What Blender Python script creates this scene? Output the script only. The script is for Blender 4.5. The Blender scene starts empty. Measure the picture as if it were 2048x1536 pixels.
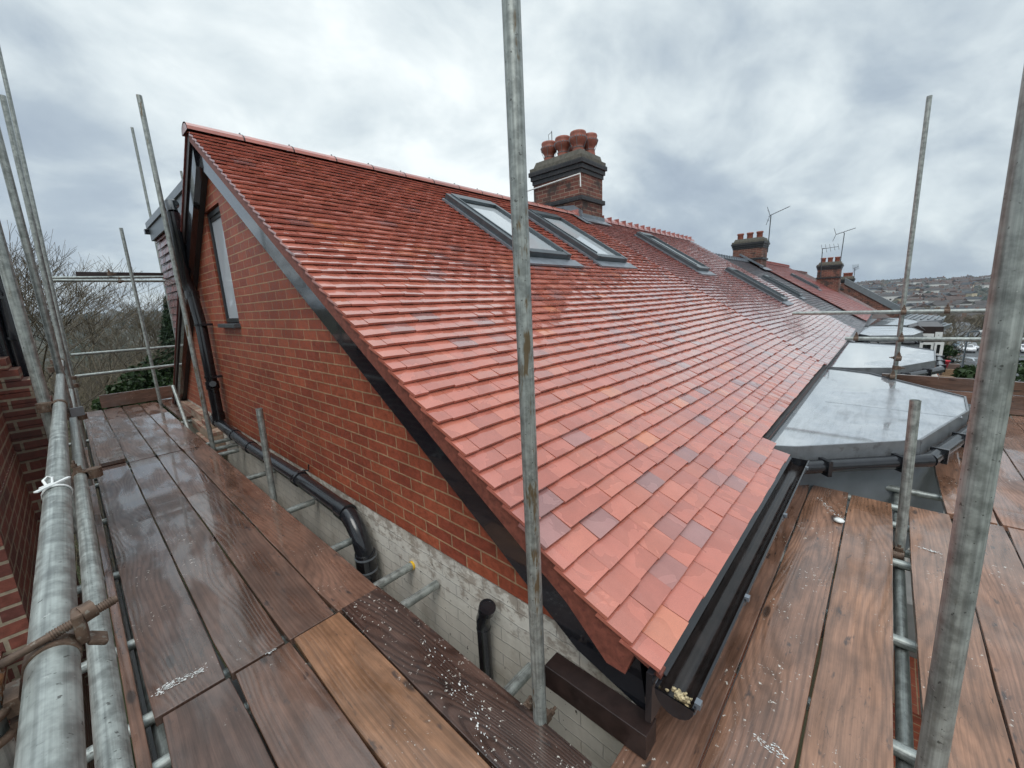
import bpy, bmesh, math, random
import numpy as np
from mathutils import Vector, Matrix
random.seed(7); rng = np.random.default_rng(7)
SC = bpy.context.scene

# ------------------------------------------------------------------ camera
# world: X runs along the ridge, Y from the eaves to the back, Z up; scaffold boards lie at z = 0
FPX, CX, CY = 811.5, 1024.0, 768.0
def _cr(px, py): return np.array([px - CX, -(py - CY), -FPX], float)
_vx = _cr(1782, 570); _vy = _cr(123, 645)
_X = _vx / np.linalg.norm(_vx); _Y = _vy - _vy.dot(_X) * _X; _Y /= np.linalg.norm(_Y); _Z = np.cross(_X, _Y)
RM = np.array([_X, _Y, _Z]); CAM = np.array([0, 0, 1.48])
def ray(px, py): return RM @ _cr(px, py)
def _at(px, py, i, v):
    d = ray(px, py); t = (v - CAM[i]) / d[i]; p = CAM + t * d
    return Vector([float(q) for q in p])
def atx(px, py, v): return _at(px, py, 0, v)
def aty(px, py, v): return _at(px, py, 1, v)
def atz(px, py, v): return _at(px, py, 2, v)
def atd(px, py, D):
    d = ray(px, py); t = D / math.hypot(d[0], d[1]); return Vector([float(q) for q in CAM + t * d])

cam_d = bpy.data.cameras.new("camera"); cam = bpy.data.objects.new("camera", cam_d)
SC.collection.objects.link(cam); SC.camera = cam
cam_d.sensor_fit = 'HORIZONTAL'; cam_d.sensor_width = 36.0; cam_d.lens = 36.0 * FPX / 2048
cam_d.clip_start = 0.05; cam_d.clip_end = 6000
cam.matrix_world = Matrix.Translation(Vector(CAM)) @ Matrix([[float(v) for v in r] for r in RM]).to_4x4()

# ------------------------------------------------------------------ world, sun, exposure
SUN_EL, SUN_AZ = math.radians(38), math.radians(205)
W = bpy.data.worlds.new("World"); SC.world = W; W.use_nodes = True
def build_world():
    nt = W.node_tree; nt.nodes.clear(); N = nt.nodes.new; L = nt.links.new
    def math_(op, a, b=None, c=None):
        n = N('ShaderNodeMath'); n.operation = op
        for i, v in enumerate((a, b, c)):
            if v is None: continue
            if isinstance(v, (int, float)): n.inputs[i].default_value = v
            else: L(v, n.inputs[i])
        return n.outputs[0]
    sky = N('ShaderNodeTexSky'); sky.sky_type = 'NISHITA'; sky.sun_disc = False
    sky.sun_elevation = SUN_EL; sky.sun_rotation = SUN_AZ; sky.dust_density = 2.0
    tc = N('ShaderNodeTexCoord'); sep = N('ShaderNodeSeparateXYZ'); L(tc.outputs['Generated'], sep.inputs[0])
    z = math_('MAXIMUM', sep.outputs[2], 0.0); den = math_('ADD', z, 0.46)
    cmb = N('ShaderNodeCombineXYZ'); L(math_('DIVIDE', sep.outputs[0], den), cmb.inputs[0]); L(math_('DIVIDE', sep.outputs[1], den), cmb.inputs[1])
    def noise(scale, detail, rough, dist, off, sx=1, sy=1, rot=0):
        m = N('ShaderNodeMapping'); m.inputs['Location'].default_value = off; m.inputs['Scale'].default_value = (sx, sy, 1); m.inputs['Rotation'].default_value = (0, 0, rot)
        L(cmb.outputs[0], m.inputs[0]); n = N('ShaderNodeTexNoise'); L(m.outputs[0], n.inputs['Vector'])
        n.inputs['Scale'].default_value = scale; n.inputs['Detail'].default_value = detail; n.inputs['Roughness'].default_value = rough; n.inputs['Distortion'].default_value = dist
        return n.outputs[0]
    big = noise(1.5, 3, .5, .3, (3.1, 1.7, 0)); mid = noise(4.0, 7, .55, .25, (7.3, 2.2, 0), 1.0, 1.15, .6)
    def lobe(px, py, width):                      # thinner cloud, where more light comes through
        d = Vector(ray(px, py)).normalized(); vm = N('ShaderNodeVectorMath'); vm.operation = 'DOT_PRODUCT'
        nrm = N('ShaderNodeVectorMath'); nrm.operation = 'NORMALIZE'; L(tc.outputs['Generated'], nrm.inputs[0])
        L(nrm.outputs[0], vm.inputs[0]); vm.inputs[1].default_value = d
        mr = N('ShaderNodeMapRange'); mr.interpolation_type = 'SMOOTHSTEP'; L(vm.outputs['Value'], mr.inputs[0])
        mr.inputs[1].default_value = math.cos(width); mr.inputs[2].default_value = 1.0; mr.inputs[3].default_value = 0; mr.inputs[4].default_value = 1
        return mr.outputs[0]
    v = math_('MULTIPLY', big, 0.55); v = math_('ADD', v, math_('MULTIPLY', mid, 0.65))
    v = math_('ADD', v, math_('MULTIPLY', lobe(760, 280, .6), 0.21))
    v = math_('ADD', v, math_('MULTIPLY', lobe(420, 60, .5), 0.05))
    v = math_('ADD', v, math_('MULTIPLY', lobe(60, 330, .6), -0.11))
    v = math_('ADD', v, math_('MULTIPLY', lobe(1750, 300, .55), -0.08))
    v = math_('ADD', v, math_('MULTIPLY', lobe(1500, 60, .5), 0.03))
    cr = N('ShaderNodeValToRGB'); L(v, cr.inputs[0]); e = cr.color_ramp.elements
    e[0].position = .40; e[0].color = (.36, .43, .51, 1); e[1].position = .84; e[1].color = (.90, .96, .965, 1)
    for p, c in ((.50, (.42, .495, .565, 1)), (.58, (.53, .605, .655, 1)), (.68, (.68, .755, .785, 1))):
        q = e.new(p); q.color = c
    # overcast zenith above the frame is brighter than the horizon
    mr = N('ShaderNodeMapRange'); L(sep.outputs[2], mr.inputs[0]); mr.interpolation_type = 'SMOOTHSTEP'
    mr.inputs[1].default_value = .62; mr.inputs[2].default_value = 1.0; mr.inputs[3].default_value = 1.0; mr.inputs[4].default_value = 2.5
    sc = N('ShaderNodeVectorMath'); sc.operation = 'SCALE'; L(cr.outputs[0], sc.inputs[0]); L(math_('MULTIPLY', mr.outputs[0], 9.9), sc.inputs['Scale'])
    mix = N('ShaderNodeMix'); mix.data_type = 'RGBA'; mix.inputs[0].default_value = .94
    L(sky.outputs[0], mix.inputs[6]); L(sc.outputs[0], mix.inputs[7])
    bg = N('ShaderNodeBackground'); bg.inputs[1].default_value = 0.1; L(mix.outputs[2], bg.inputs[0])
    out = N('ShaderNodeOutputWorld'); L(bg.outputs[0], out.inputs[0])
build_world()
sd = bpy.data.lights.new("sun", 'SUN'); sd.energy = 1.3; sd.angle = math.radians(30); sd.color = (1, .97, .92)
so = bpy.data.objects.new("sun", sd); SC.collection.objects.link(so)
_sd = Vector((-.45, -.35, .82)); so.rotation_euler = _sd.to_track_quat('Z', 'Y').to_euler()
SC.view_settings.view_transform = 'Standard'; SC.view_settings.look = 'None'; SC.view_settings.exposure = 0.22; SC.view_settings.gamma = 1
SC.cycles.max_bounces = 6; SC.cycles.diffuse_bounces = 3; SC.cycles.glossy_bounces = 3; SC.cycles.transparent_max_bounces = 4

# ------------------------------------------------------------------ helpers: objects
COL = SC.collection
def tag(o, label=None, cat=None, group=None, kind=None):
    if label: o['label'] = label
    if cat: o['category'] = cat
    if group: o['group'] = group
    if kind: o['kind'] = kind
    return o
def thing(name, label, cat, loc=(0, 0, 0), group=None):
    o = bpy.data.objects.new(name, None); COL.objects.link(o); o.location = loc; o.empty_display_size = .2
    return tag(o, label, cat, group)
def wloc(o):
    v = Vector((0, 0, 0))
    while o: v += o.location; o = o.parent
    return v
class MB:
    """collects faces in world coordinates, with a tone colour and metre UVs"""
    def __init__(s): s.v = []; s.f = []; s.t = []; s.uv = []; s.sm = []; s.m = []
    def add(s, verts, faces, tone=(.5, .5, 0), uvs=None, smooth=False, m=0):
        b = len(s.v); s.v += [tuple(v) for v in verts]
        for k, f in enumerate(faces):
            s.f.append([b + i for i in f]); s.t.append(tone); s.sm.append(smooth); s.m.append(m)
            s.uv.append(uvs[k] if uvs else None)
        return s
    def quad(s, a, b, c, d, **k): return s.add([a, b, c, d], [(0, 1, 2, 3)], **k)
    def poly(s, pts, **k): return s.add(pts, [tuple(range(len(pts)))], **k)
    def box(s, lo, hi, **k):
        x0, y0, z0 = lo; x1, y1, z1 = hi
        vs = [(x0,y0,z0),(x1,y0,z0),(x1,y1,z0),(x0,y1,z0),(x0,y0,z1),(x1,y0,z1),(x1,y1,z1),(x0,y1,z1)]
        return s.add(vs, [(0,3,2,1),(4,5,6,7),(0,1,5,4),(1,2,6,5),(2,3,7,6),(3,0,4,7)], **k)
    def obox(s, o, u, v, n, du, dv, dn, **k):
        """oriented box: origin corner o, unit axes u v n, extents (lo,hi) along each"""
        o, u, v, n = Vector(o), Vector(u), Vector(v), Vector(n)
        P = lambda a, b, c: o + u * a + v * b + n * c
        vs = [P(a, b, c) for c in dn for b in dv for a in du]
        return s.add(vs, [(0,2,3,1),(4,5,7,6),(0,1,5,4),(1,3,7,5),(3,2,6,7),(2,0,4,6)], **k)
    def prism(s, pts, ext, **k):
        """polygon pts extruded by vector ext"""
        n = len(pts); pts = [Vector(p) for p in pts]; e = Vector(ext)
        vs = pts + [p + e for p in pts]
        fs = [tuple(range(n)), tuple(range(2 * n - 1, n - 1, -1))] + [(i, i + n, (i + 1) % n + n, (i + 1) % n) for i in range(n)]
        return s.add(vs, fs, **k)
    def tube(s, path, r, seg=14, cap=True, hollow=False, tone=(.5, .5, 0), m=0):
        P = [Vector(p) for p in path]; n = len(P); rr = r if isinstance(r, (list, tuple)) else [r] * n
        T = [(P[min(i + 1, n - 1)] - P[max(i - 1, 0)]).normalized() for i in range(n)]
        a = Vector((0, 0, 1)) if abs(T[0].z) < .9 else Vector((1, 0, 0)); U = T[0].cross(a).normalized()
        vs = []; L = 0; ls = []
        for i in range(n):
            if i: L += (P[i] - P[i - 1]).length
            ls.append(L); U = (U - T[i] * U.dot(T[i])).normalized(); V = T[i].cross(U)
            vs += [P[i] + (U * math.cos(2 * math.pi * k / seg) + V * math.sin(2 * math.pi * k / seg)) * rr[i] for k in range(seg)]
        fs = []; uvs = []
        for i in range(n - 1):
            for k in range(seg):
                k2 = (k + 1) % seg
                fs.append((i * seg + k, i * seg + k2, (i + 1) * seg + k2, (i + 1) * seg + k))
                c = 2 * math.pi * rr[i] / seg
                uvs.append([(ls[i], k * c), (ls[i], (k + 1) * c), (ls[i + 1], (k + 1) * c), (ls[i + 1], k * c)])
        s.add(vs, fs, tone=tone, uvs=uvs, smooth=True, m=m)
        for end in ((0, -1), (n - 1, 1)):
            i, sg = end; ring = vs[i * seg:(i + 1) * seg]; R = rr[i]
            if hollow:
                inner = [P[i] + (q - P[i]) * .84 for q in ring]; deep = [q - T[i] * sg * .08 for q in inner]
                f2 = []
                for k in range(seg):
                    k2 = (k + 1) % seg; f2 += [(k, k2, seg + k2, seg + k), (seg + k, seg + k2, 2 * seg + k2, 2 * seg + k)]
                f2.append(tuple(range(2 * seg, 3 * seg)))
                s.add(ring + inner + deep, f2, tone=tone, m=m)
            elif cap: s.add(ring, [tuple(range(seg))], tone=tone, m=m)
        return s
    def lathe(s, c, prof, seg=20, tone=(.5, .5, 0), m=0, cap=True):
        c = Vector(c)
        vs = [c + Vector((r * math.cos(2 * math.pi * k / seg), r * math.sin(2 * math.pi * k / seg), z)) for r, z in prof for k in range(seg)]
        fs = [(i * seg + k, i * seg + (k + 1) % seg, (i + 1) * seg + (k + 1) % seg, (i + 1) * seg + k) for i in range(len(prof) - 1) for k in range(seg)]
        s.add(vs, fs, tone=tone, smooth=True, m=m)
        return s
    def build(s, name, mats, parent=None, bevel=0, label=None):
        off = wloc(parent) if parent else Vector((0, 0, 0))
        me = bpy.data.meshes.new(name)
        V = np.array([tuple(v) for v in s.v], float) - np.array(off)
        me.from_pydata(V.tolist(), [], s.f)
        if not isinstance(mats, (list, tuple)): mats = [mats]
        for m in mats: me.materials.append(m)
        me.color_attributes.new("tone", 'FLOAT_COLOR', 'CORNER'); me.uv_layers.new(name="UVMap")
        nl = len(me.loops); U = np.zeros((nl, 2)); T = np.ones((nl, 4)); W_ = np.array([tuple(v) for v in s.v], float)
        for p, fv, t, uv, sm, mi in zip(me.polygons, s.f, s.t, s.uv, s.sm, s.m):
            ls = p.loop_start; k = len(fv); p.use_smooth = sm; p.material_index = mi
            T[ls:ls + k, :3] = t
            if uv is not None: U[ls:ls + k] = uv
            else:
                c = W_[fv]; c2 = np.roll(c, -1, 0); nn = np.abs(np.cross(c - c[0], c2 - c[0]).sum(0))
                ax, ay, az = nn
                if az >= ax and az >= ay: U[ls:ls + k] = c[:, [0, 1]]
                elif ax >= ay: U[ls:ls + k] = c[:, [1, 2]]
                else: U[ls:ls + k] = c[:, [0, 2]]
        me.uv_layers['UVMap'].data.foreach_set('uv', U.ravel()); me.color_attributes['tone'].data.foreach_set('color', T.ravel().astype(np.float32))
        o = bpy.data.objects.new(name, me); COL.objects.link(o)
        if parent: o.parent = parent
        if bevel:
            b = o.modifiers.new('bevel', 'BEVEL'); b.width = bevel; b.segments = 2; b.limit_method = 'ANGLE'
        if label: o['label'] = label
        return o
def copy_tree(o, parent=None, loc=None):
    c = o.copy(); COL.objects.link(c)
    if parent: c.parent = parent
    if loc is not None: c.location = loc
    for ch in [q for q in KIDS.get(o.name, [])]: copy_tree(ch, c)
    return c
KIDS = {}
def kid(p, o): KIDS.setdefault(p.name, []).append(o); return o

# ------------------------------------------------------------------ helpers: materials
class T:
    def __init__(s, name):
        s.mat = bpy.data.materials.new(name); s.mat.use_nodes = True; s.nt = s.mat.node_tree; s.nt.nodes.clear()
        s.N = s.nt.nodes.new; s.L = s.nt.links.new
    def put(s, sock, v):
        if v is None: return
        if isinstance(v, bpy.types.NodeSocket): s.L(v, sock)
        elif isinstance(v, (tuple, list)):
            sock.default_value = tuple(v) + (1,) if len(v) == 3 and sock.type == 'RGBA' else tuple(v)
        else: sock.default_value = v
    def uv(s): return s.N('ShaderNodeTexCoord').outputs['UV']
    def obj(s): return s.N('ShaderNodeTexCoord').outputs['Object']
    def pos(s): return s.N('ShaderNodeNewGeometry').outputs['Position']
    def rnd(s): return s.N('ShaderNodeObjectInfo').outputs['Random']
    def tone(s):
        a = s.N('ShaderNodeAttribute'); a.attribute_name = 'tone'; p = s.N('ShaderNodeSeparateColor'); s.L(a.outputs['Color'], p.inputs[0]); return p.outputs
    def map(s, v, sc=(1, 1, 1), loc=None, rot=None):
        m = s.N('ShaderNodeMapping'); s.L(v, m.inputs[0]); s.put(m.inputs['Scale'], sc); s.put(m.inputs['Location'], loc); s.put(m.inputs['Rotation'], rot); return m.outputs[0]
    def xyz(s, x=0, y=0, z=0):
        c = s.N('ShaderNodeCombineXYZ'); s.put(c.inputs[0], x); s.put(c.inputs[1], y); s.put(c.inputs[2], z); return c.outputs[0]
    def noise(s, v, scale, detail=3, rough=.5, dist=0, col=False):
        n = s.N('ShaderNodeTexNoise'); s.L(v, n.inputs['Vector']); n.inputs['Scale'].default_value = scale; n.inputs['Detail'].default_value = detail
        n.inputs['Roughness'].default_value = rough; n.inputs['Distortion'].default_value = dist; return n.outputs[1 if col else 0]
    def vor(s, v, scale, feat='F1', rand=1):
        n = s.N('ShaderNodeTexVoronoi'); n.feature = feat; s.L(v, n.inputs['Vector']); n.inputs['Scale'].default_value = scale; n.inputs['Randomness'].default_value = rand; return n.outputs[0]
    def m(s, op, a, b=None, c=None, clamp=False):
        n = s.N('ShaderNodeMath'); n.operation = op; n.use_clamp = clamp
        s.put(n.inputs[0], a); s.put(n.inputs[1], b); s.put(n.inputs[2], c); return n.outputs[0]
    def v(s, op, a, b=None):
        n = s.N('ShaderNodeVectorMath'); n.operation = op; s.put(n.inputs[0], a); s.put(n.inputs[1], b); return n.outputs[0]
    def rng(s, x, a, b, c=0., d=1., smooth=True):
        n = s.N('ShaderNodeMapRange'); n.interpolation_type = 'SMOOTHSTEP' if smooth else 'LINEAR'
        for i, q in enumerate((x, a, b, c, d)): s.put(n.inputs[i], q)
        return n.outputs[0]
    def ramp(s, x, stops, interp='LINEAR'):
        n = s.N('ShaderNodeValToRGB'); s.put(n.inputs[0], x); cr = n.color_ramp; cr.interpolation = interp
        while len(cr.elements) < len(stops): cr.elements.new(.5)
        for e, (p, c) in zip(cr.elements, stops): e.position = p; e.color = tuple(c) + (1,)
        return n.outputs[0]
    def mix(s, f, a, b, blend='MIX'):
        n = s.N('ShaderNodeMix'); n.data_type = 'RGBA'; n.blend_type = blend; s.put(n.inputs[0], f)
        s.put(n.inputs[6], a if isinstance(a, bpy.types.NodeSocket) else tuple(a) + (1,)); s.put(n.inputs[7], b if isinstance(b, bpy.types.NodeSocket) else tuple(b) + (1,)); return n.outputs[2]
    def mul(s, c, f): return s.mix(1.0, c, s.xyz3(f), 'MULTIPLY')
    def xyz3(s, f):
        c = s.N('ShaderNodeCombineColor'); [s.put(c.inputs[i], f) for i in range(3)]; return c.outputs[0]
    def bump(s, h, strength=.5, dist=.01, n=None):
        b = s.N('ShaderNodeBump'); b.inputs['Strength'].default_value = strength; b.inputs['Distance'].default_value = dist; s.put(b.inputs['Height'], h); s.put(b.inputs['Normal'], n); return b.outputs[0]
    def brick(s, v, c1, c2, mo, w=.225, h=.075, ms=.006, off=.5, smooth=.2, bias=0):
        n = s.N('ShaderNodeTexBrick'); s.L(v, n.inputs['Vector']); s.put(n.inputs['Color1'], c1); s.put(n.inputs['Color2'], c2); s.put(n.inputs['Mortar'], mo)
        n.inputs['Scale'].default_value = 1; n.inputs['Mortar Size'].default_value = ms; n.inputs['Mortar Smooth'].default_value = smooth; n.inputs['Bias'].default_value = bias
        n.inputs['Brick Width'].default_value = w; n.inputs['Row Height'].default_value = h; n.offset = off; return n.outputs
    def out(s, base, rough=.5, metal=0, normal=None, spec=.5, ior=None, coat=0, emis=None, es=0, trans=0):
        b = s.N('ShaderNodeBsdfPrincipled'); s.put(b.inputs['Base Color'], base); s.put(b.inputs['Roughness'], rough); s.put(b.inputs['Metallic'], metal)
        s.put(b.inputs['Specular IOR Level'], spec)
        if normal is not None: s.put(b.inputs['Normal'], normal)
        if ior: b.inputs['IOR'].default_value = ior
        if not (isinstance(coat, (int, float)) and coat == 0): s.put(b.inputs['Coat Weight'], coat); b.inputs['Coat Roughness'].default_value = .05; b.inputs['Coat IOR'].default_value = 1.45
        if trans: b.inputs['Transmission Weight'].default_value = trans
        o = s.N('ShaderNodeOutputMaterial'); s.L(b.outputs[0], o.inputs[0]); return s.mat

def mat_tile(name, stops, wetcol=.74, dry=.5, wetr=.13, wetbias=0.0, coat=.25):
    t = T(name); tn = t.tone(); p = t.pos()
    off = t.xyz(t.m('MULTIPLY', tn[1], 37.0), t.m('MULTIPLY', tn[2], 23.0), 0)
    pv = t.v('ADD', p, off)
    base = t.ramp(tn[0], stops); n1 = t.noise(pv, 9, 4, .6); base = t.mul(base, t.rng(n1, .25, .75, .93, 1.07))
    fine = t.noise(p, 420, 2, .6); base = t.mul(base, t.rng(fine, .25, .75, .86, 1.12))
    wn = t.noise(t.v('ADD', p, t.v('SCALE', off)), 4.5, 3, .55, .6)
    wn = t.noise(t.map(pv, (1, 1, 1)), 5.0, 3, .5, .5)
    wet = t.rng(t.m('ADD', wn, t.m('ADD', t.m('MULTIPLY', t.m('SUBTRACT', tn[2], .5), .16), wetbias)), .49, .515); base = t.mul(base, t.rng(wet, 0, 1, 1.03, wetcol, False))
    r = t.rng(wet, 0, 1, dry, wetr, False); r = t.m('ADD', r, t.m('MULTIPLY', t.noise(p, 60, 2), .08))
    nb = t.bump(t.m('ADD', t.m('MULTIPLY', t.noise(pv, 14, 2), 1.0), t.m('MULTIPLY', fine, .06)), .22, .012)
    b = t.N('ShaderNodeBsdfPrincipled')
    return t.out(base, r, 0, nb, .5, coat=coat)
RED = [(0, (.32, .165, .155)), (.15, (.38, .17, .15)), (.3, (.43, .14, .105)), (.6, (.495, .155, .108)), (.85, (.545, .185, .122)), (1, (.60, .21, .115))]
M_TILE = mat_tile('clay_tile', RED, .90, .32, .05, .03, coat=1.0)
M_TILE2 = mat_tile('clay_tile_plain', [(0, (.36, .15, .135)), (.5, (.42, .165, .145)), (1, (.46, .19, .16))], .92, .32, .14, .08, coat=.9)
M_SLATE = mat_tile('slate_tile', [(0, (.06, .062, .07)), (.5, (.09, .085, .095)), (1, (.13, .10, .11))], .85, .45, .3, 0, coat=.1)
M_TILE3 = mat_tile('old_red_tile', [(0, (.21, .065, .06)), (.5, (.27, .085, .075)), (1, (.31, .10, .085))], .85, .5, .35, 0, coat=.08)
M_TILE4 = mat_tile('weathered_tile', [(0, (.10, .05, .045)), (.5, (.15, .07, .06)), (1, (.19, .10, .08))], .85, .55, .4, 0, coat=.05)

def mat_brick(name, c1, c2, mo, stain=0, ms=.0055, rough=.6, dirt=(.05, .04, .035), bump=.6, uoff=(0, 0, 0)):
    t = T(name); uv = t.map(t.uv(), (1, 1, 1), uoff); wob = t.noise(t.pos(), 6, 2, .5, 0, True)
    v = t.v('ADD', uv, t.v('MULTIPLY', t.v('SUBTRACT', wob, (.5, .5, .5)), (.006, .006, 0)))
    b = t.brick(v, c1, c2, mo, ms=ms); p = t.pos()
    n = t.noise(p, 35, 4, .6); col = t.mul(b[0], t.rng(n, .2, .8, .72, 1.25))
    n2 = t.noise(p, 1.7, 4, .6); col = t.mul(col, t.rng(n2, .3, .7, .82, 1.12))
    if stain: col = t.mix(t.rng(t.noise(p, 2.6, 5, .65), .5, .62, 0, stain), col, dirt)
    h = t.m('SUBTRACT', t.m('MULTIPLY', t.noise(p, 150, 3, .6), .35), b[1])
    return t.out(col, t.rng(n, .2, .8, rough - .15, rough + .15), 0, t.bump(h, bump, .006), .4)
M_BRICK = mat_brick('new_red_brick', (.345, .088, .044), (.235, .054, .031), (.37, .235, .135), rough=.5, ms=.005)
M_OLDBRICK = mat_brick('sooty_brick', (.23, .085, .06), (.10, .04, .033), (.27, .21, .16), stain=.9, ms=.007, rough=.75)
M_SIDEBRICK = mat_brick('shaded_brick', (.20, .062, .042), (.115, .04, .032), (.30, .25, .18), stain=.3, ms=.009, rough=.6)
M_ENGBRICK = mat_brick('engineering_brick', (.020, .021, .025), (.032, .031, .033), (.06, .06, .06), ms=.006, rough=.5)
def mat_painted():
    t = T('painted_brick'); p = t.pos(); uv = t.uv(); wob = t.noise(p, 7, 3, .6, 0, True)
    v = t.v('ADD', uv, t.v('MULTIPLY', t.v('SUBTRACT', wob, (.5, .5, .5)), (.03, .03, 0)))
    b = t.brick(v, (.69, .65, .575), (.64, .60, .535), (.47, .44, .40), ms=.004, smooth=.8)
    n = t.noise(p, 4, 5, .65); col = t.mix(t.rng(n, .5, .68, 0, .6), b[0], (.46, .41, .34))
    sep = t.N('ShaderNodeSeparateXYZ'); t.L(p, sep.inputs[0])
    top = t.rng(sep.outputs[2], -.25, .16, 0, .2); n3 = t.noise(t.map(p, (1, 1, 1.6)), 11, 5, .7)
    col = t.mix(t.rng(t.m('ADD', n3, top), .62, .76, 0, .6), col, (.20, .14, .10))
    spots = t.noise(p, 34, 3, .6); col = t.mix(t.rng(spots, .69, .73), col, (.05, .035, .03))
    col = t.mul(col, t.rng(t.noise(t.map(p, (1, 3, .8)), 3, 4, .6), .3, .7, .9, 1.05))
    h = t.m('ADD', t.m('MULTIPLY', b[1], -1.0), t.m('MULTIPLY', t.noise(p, 28, 4, .6), .8))
    return t.out(col, .55, 0, t.bump(h, .5, .006), .4)
M_PAINT = mat_painted()

def mat_board():
    t = T('wet_scaffold_board'); tn = t.tone(); uv = t.uv()
    sep = t.N('ShaderNodeSeparateXYZ'); t.L(uv, sep.inputs[0]); u, v = sep.outputs[0], sep.outputs[1]
    o1 = t.m('MULTIPLY', tn[1], 53.0)
    P = t.xyz(t.m('ADD', u, o1), v, t.m('MULTIPLY', tn[1], 17.0))
    warp = t.m('MULTIPLY', t.noise(t.map(P, (.75, 4.2, 1)), 1.0, 2, .4, .1), t.m('ADD', .16, t.m('MULTIPLY', tn[2], .28)))
    rings = t.m('SINE', t.m('MULTIPLY', t.m('ADD', warp, t.m('MULTIPLY', v, .55)), 420.0))
    rings = t.rng(rings, -1, 1)
    line = t.rng(rings, .0, .28); fib = t.noise(t.map(P, (3, 200, 1)), 1.0, 3, .6); med = t.noise(t.map(P, (2.2, 14, 1)), 1.0, 4, .6); blot = t.noise(t.map(P, (3, 5, 1)), 1.2, 5, .62)
    base = t.ramp(tn[0], [(0, (.07, .044, .037)), (.35, (.118, .066, .047)), (.6, (.215, .115, .078)), (.85, (.27, .14, .078)), (1, (.30, .155, .08))])
    col = t.mul(base, t.rng(med, .25, .75, .78, 1.25)); col = t.mul(col, t.rng(blot, .3, .72, .70, 1.28))
    col = t.mul(col, t.rng(rings, 0, 1, t.m('SUBTRACT', .95, t.m('MULTIPLY', tn[2], .16)), 1.05)); col = t.mul(col, t.rng(line, 0, 1, t.m('SUBTRACT', .92, t.m('MULTIPLY', tn[2], .22)), 1.0, False)); col = t.mul(col, t.rng(fib, .3, .7, .82, 1.12))
    kn = t.vor(t.map(P, (1.9, 6.0, 1)), 1.0); kmask = t.rng(kn, .06, .115, 1, 0); col = t.mix(t.m('MULTIPLY', kmask, .8), col, (.022, .016, .014))
    dk = t.noise(t.map(P, (5, 16, 1)), 1.6, 3, .6); col = t.mix(t.rng(dk, .62, .72, 0, .75), col, (.035, .03, .03))
    scr = t.noise(t.map(P, (7, 60, 1), None, (0, 0, .5)), 1.0, 1, .3, .2); scm = t.m('SUBTRACT', t.rng(scr, .495, .5), t.rng(scr, .503, .508))
    col = t.mix(t.m('MULTIPLY', t.m('MULTIPLY', scm, t.rng(t.noise(P, 2.5, 2), .55, .6)), .7), col, (.03, .022, .018))
    # splashes of white paint and mortar
    pn = t.noise(P, 55, 4, .65); pz = t.noise(P, 3.3, 2, .5)
    pm = t.m('MULTIPLY', t.rng(pn, .64, .67), t.rng(t.m('ADD', pz, t.m('MULTIPLY', tn[2], .35)), .60, .68))
    pm2 = t.rng(t.vor(t.map(P, (1, 1, 1)), 11), .03, .05, 1, 0); pm2 = t.m('MULTIPLY', t.m('MULTIPLY', pm2, t.rng(tn[2], .2, .9, 0, 1)), t.rng(t.noise(P, 4.5, 2), .5, .56))
    paint = t.m('MAXIMUM', pm, t.m('MULTIPLY', pm2, .8)); col = t.mix(paint, col, (.62, .58, .52))
    w = t.noise(t.map(P, (1.6, 5, 1)), 1.0, 4, .55, .4); rough = t.rng(w, .40, .60, .10, .46)
    rough = t.m('ADD', rough, t.m('MULTIPLY', t.m('SUBTRACT', 1.0, rings), .05))
    h = t.m('ADD', t.m('MULTIPLY', rings, .55), t.m('ADD', t.m('MULTIPLY', fib, .5), t.m('MULTIPLY', t.noise(P, 130, 2), .35)))
    return t.out(col, rough, 0, t.bump(h, .34, .0018), .5, coat=t.rng(w, .40, .60, 1.0, .35))
M_BOARD = mat_board()
def mat_galv(name='galvanised_tube', c=(.34, .365, .345), metal=.5, rust=.0, rough=.42):
    t = T(name); uv = t.uv(); p = t.pos(); tn = t.tone()
    st = t.noise(t.map(uv, (2.2, 120, 1)), 1, 4, .6); bl = t.noise(p, 26, 4, .65); cr = t.noise(t.map(uv, (9, 30, 1)), 1, 4, .6)
    col = t.mul(c, 1.0) if False else t.mix(0, c, c)
    col = t.mul(col, t.rng(st, .3, .7, .70, 1.18)); col = t.mul(col, t.rng(bl, .32, .68, .68, 1.22)); 
    spl = t.noise(p, 75, 3, .7); col = t.mix(t.rng(spl, .66, .74, 0, .55), col, (.62, .63, .60))
    sp2 = t.noise(p, 90, 2, .6); col = t.mix(t.rng(sp2, .66, .72, 0, .8), col, (.07, .07, .065))
    rs = t.noise(t.map(uv, (5, 24, 1)), 1, 4, .65); rm = t.rng(t.m('ADD', rs, t.m('MULTIPLY', tn[2], .16)), .62, .70)
    col = t.mix(t.m('MULTIPLY', rm, t.rng(tn[2], 0, .3, 0, .9)), col, (.15, .10, .045))
    return t.out(col, t.rng(bl, .2, .8, rough - .1, rough + .16), metal, t.bump(t.m('ADD', cr, t.m('MULTIPLY', bl, .7)), .10, .0015), .5)
M_GALV = mat_galv()
def mat_simple(name, c, rough=.4, metal=0, var=.2, scale=20, bump=0, coat=0, spec=.5, spot=None, ior=None):
    t = T(name); p = t.pos(); n = t.noise(p, scale, 4, .6); col = t.mul(t.mix(0, c, c), t.rng(n, .25, .75, 1 - var, 1 + var))
    if spot: col = t.mix(t.rng(t.noise(p, scale * 1.7, 4, .65), .55, .65), col, spot)
    r = t.m('ADD', t.m('MULTIPLY', n, .12), rough - .06)
    return t.out(col, r, metal, t.bump(n, bump, .004) if bump else None, spec, coat=coat, ior=ior)
M_RUST = mat_simple('rusty_steel', (.13, .085, .06), .6, .35, .35, 60, .5, spot=(.22, .19, .155))
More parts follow.
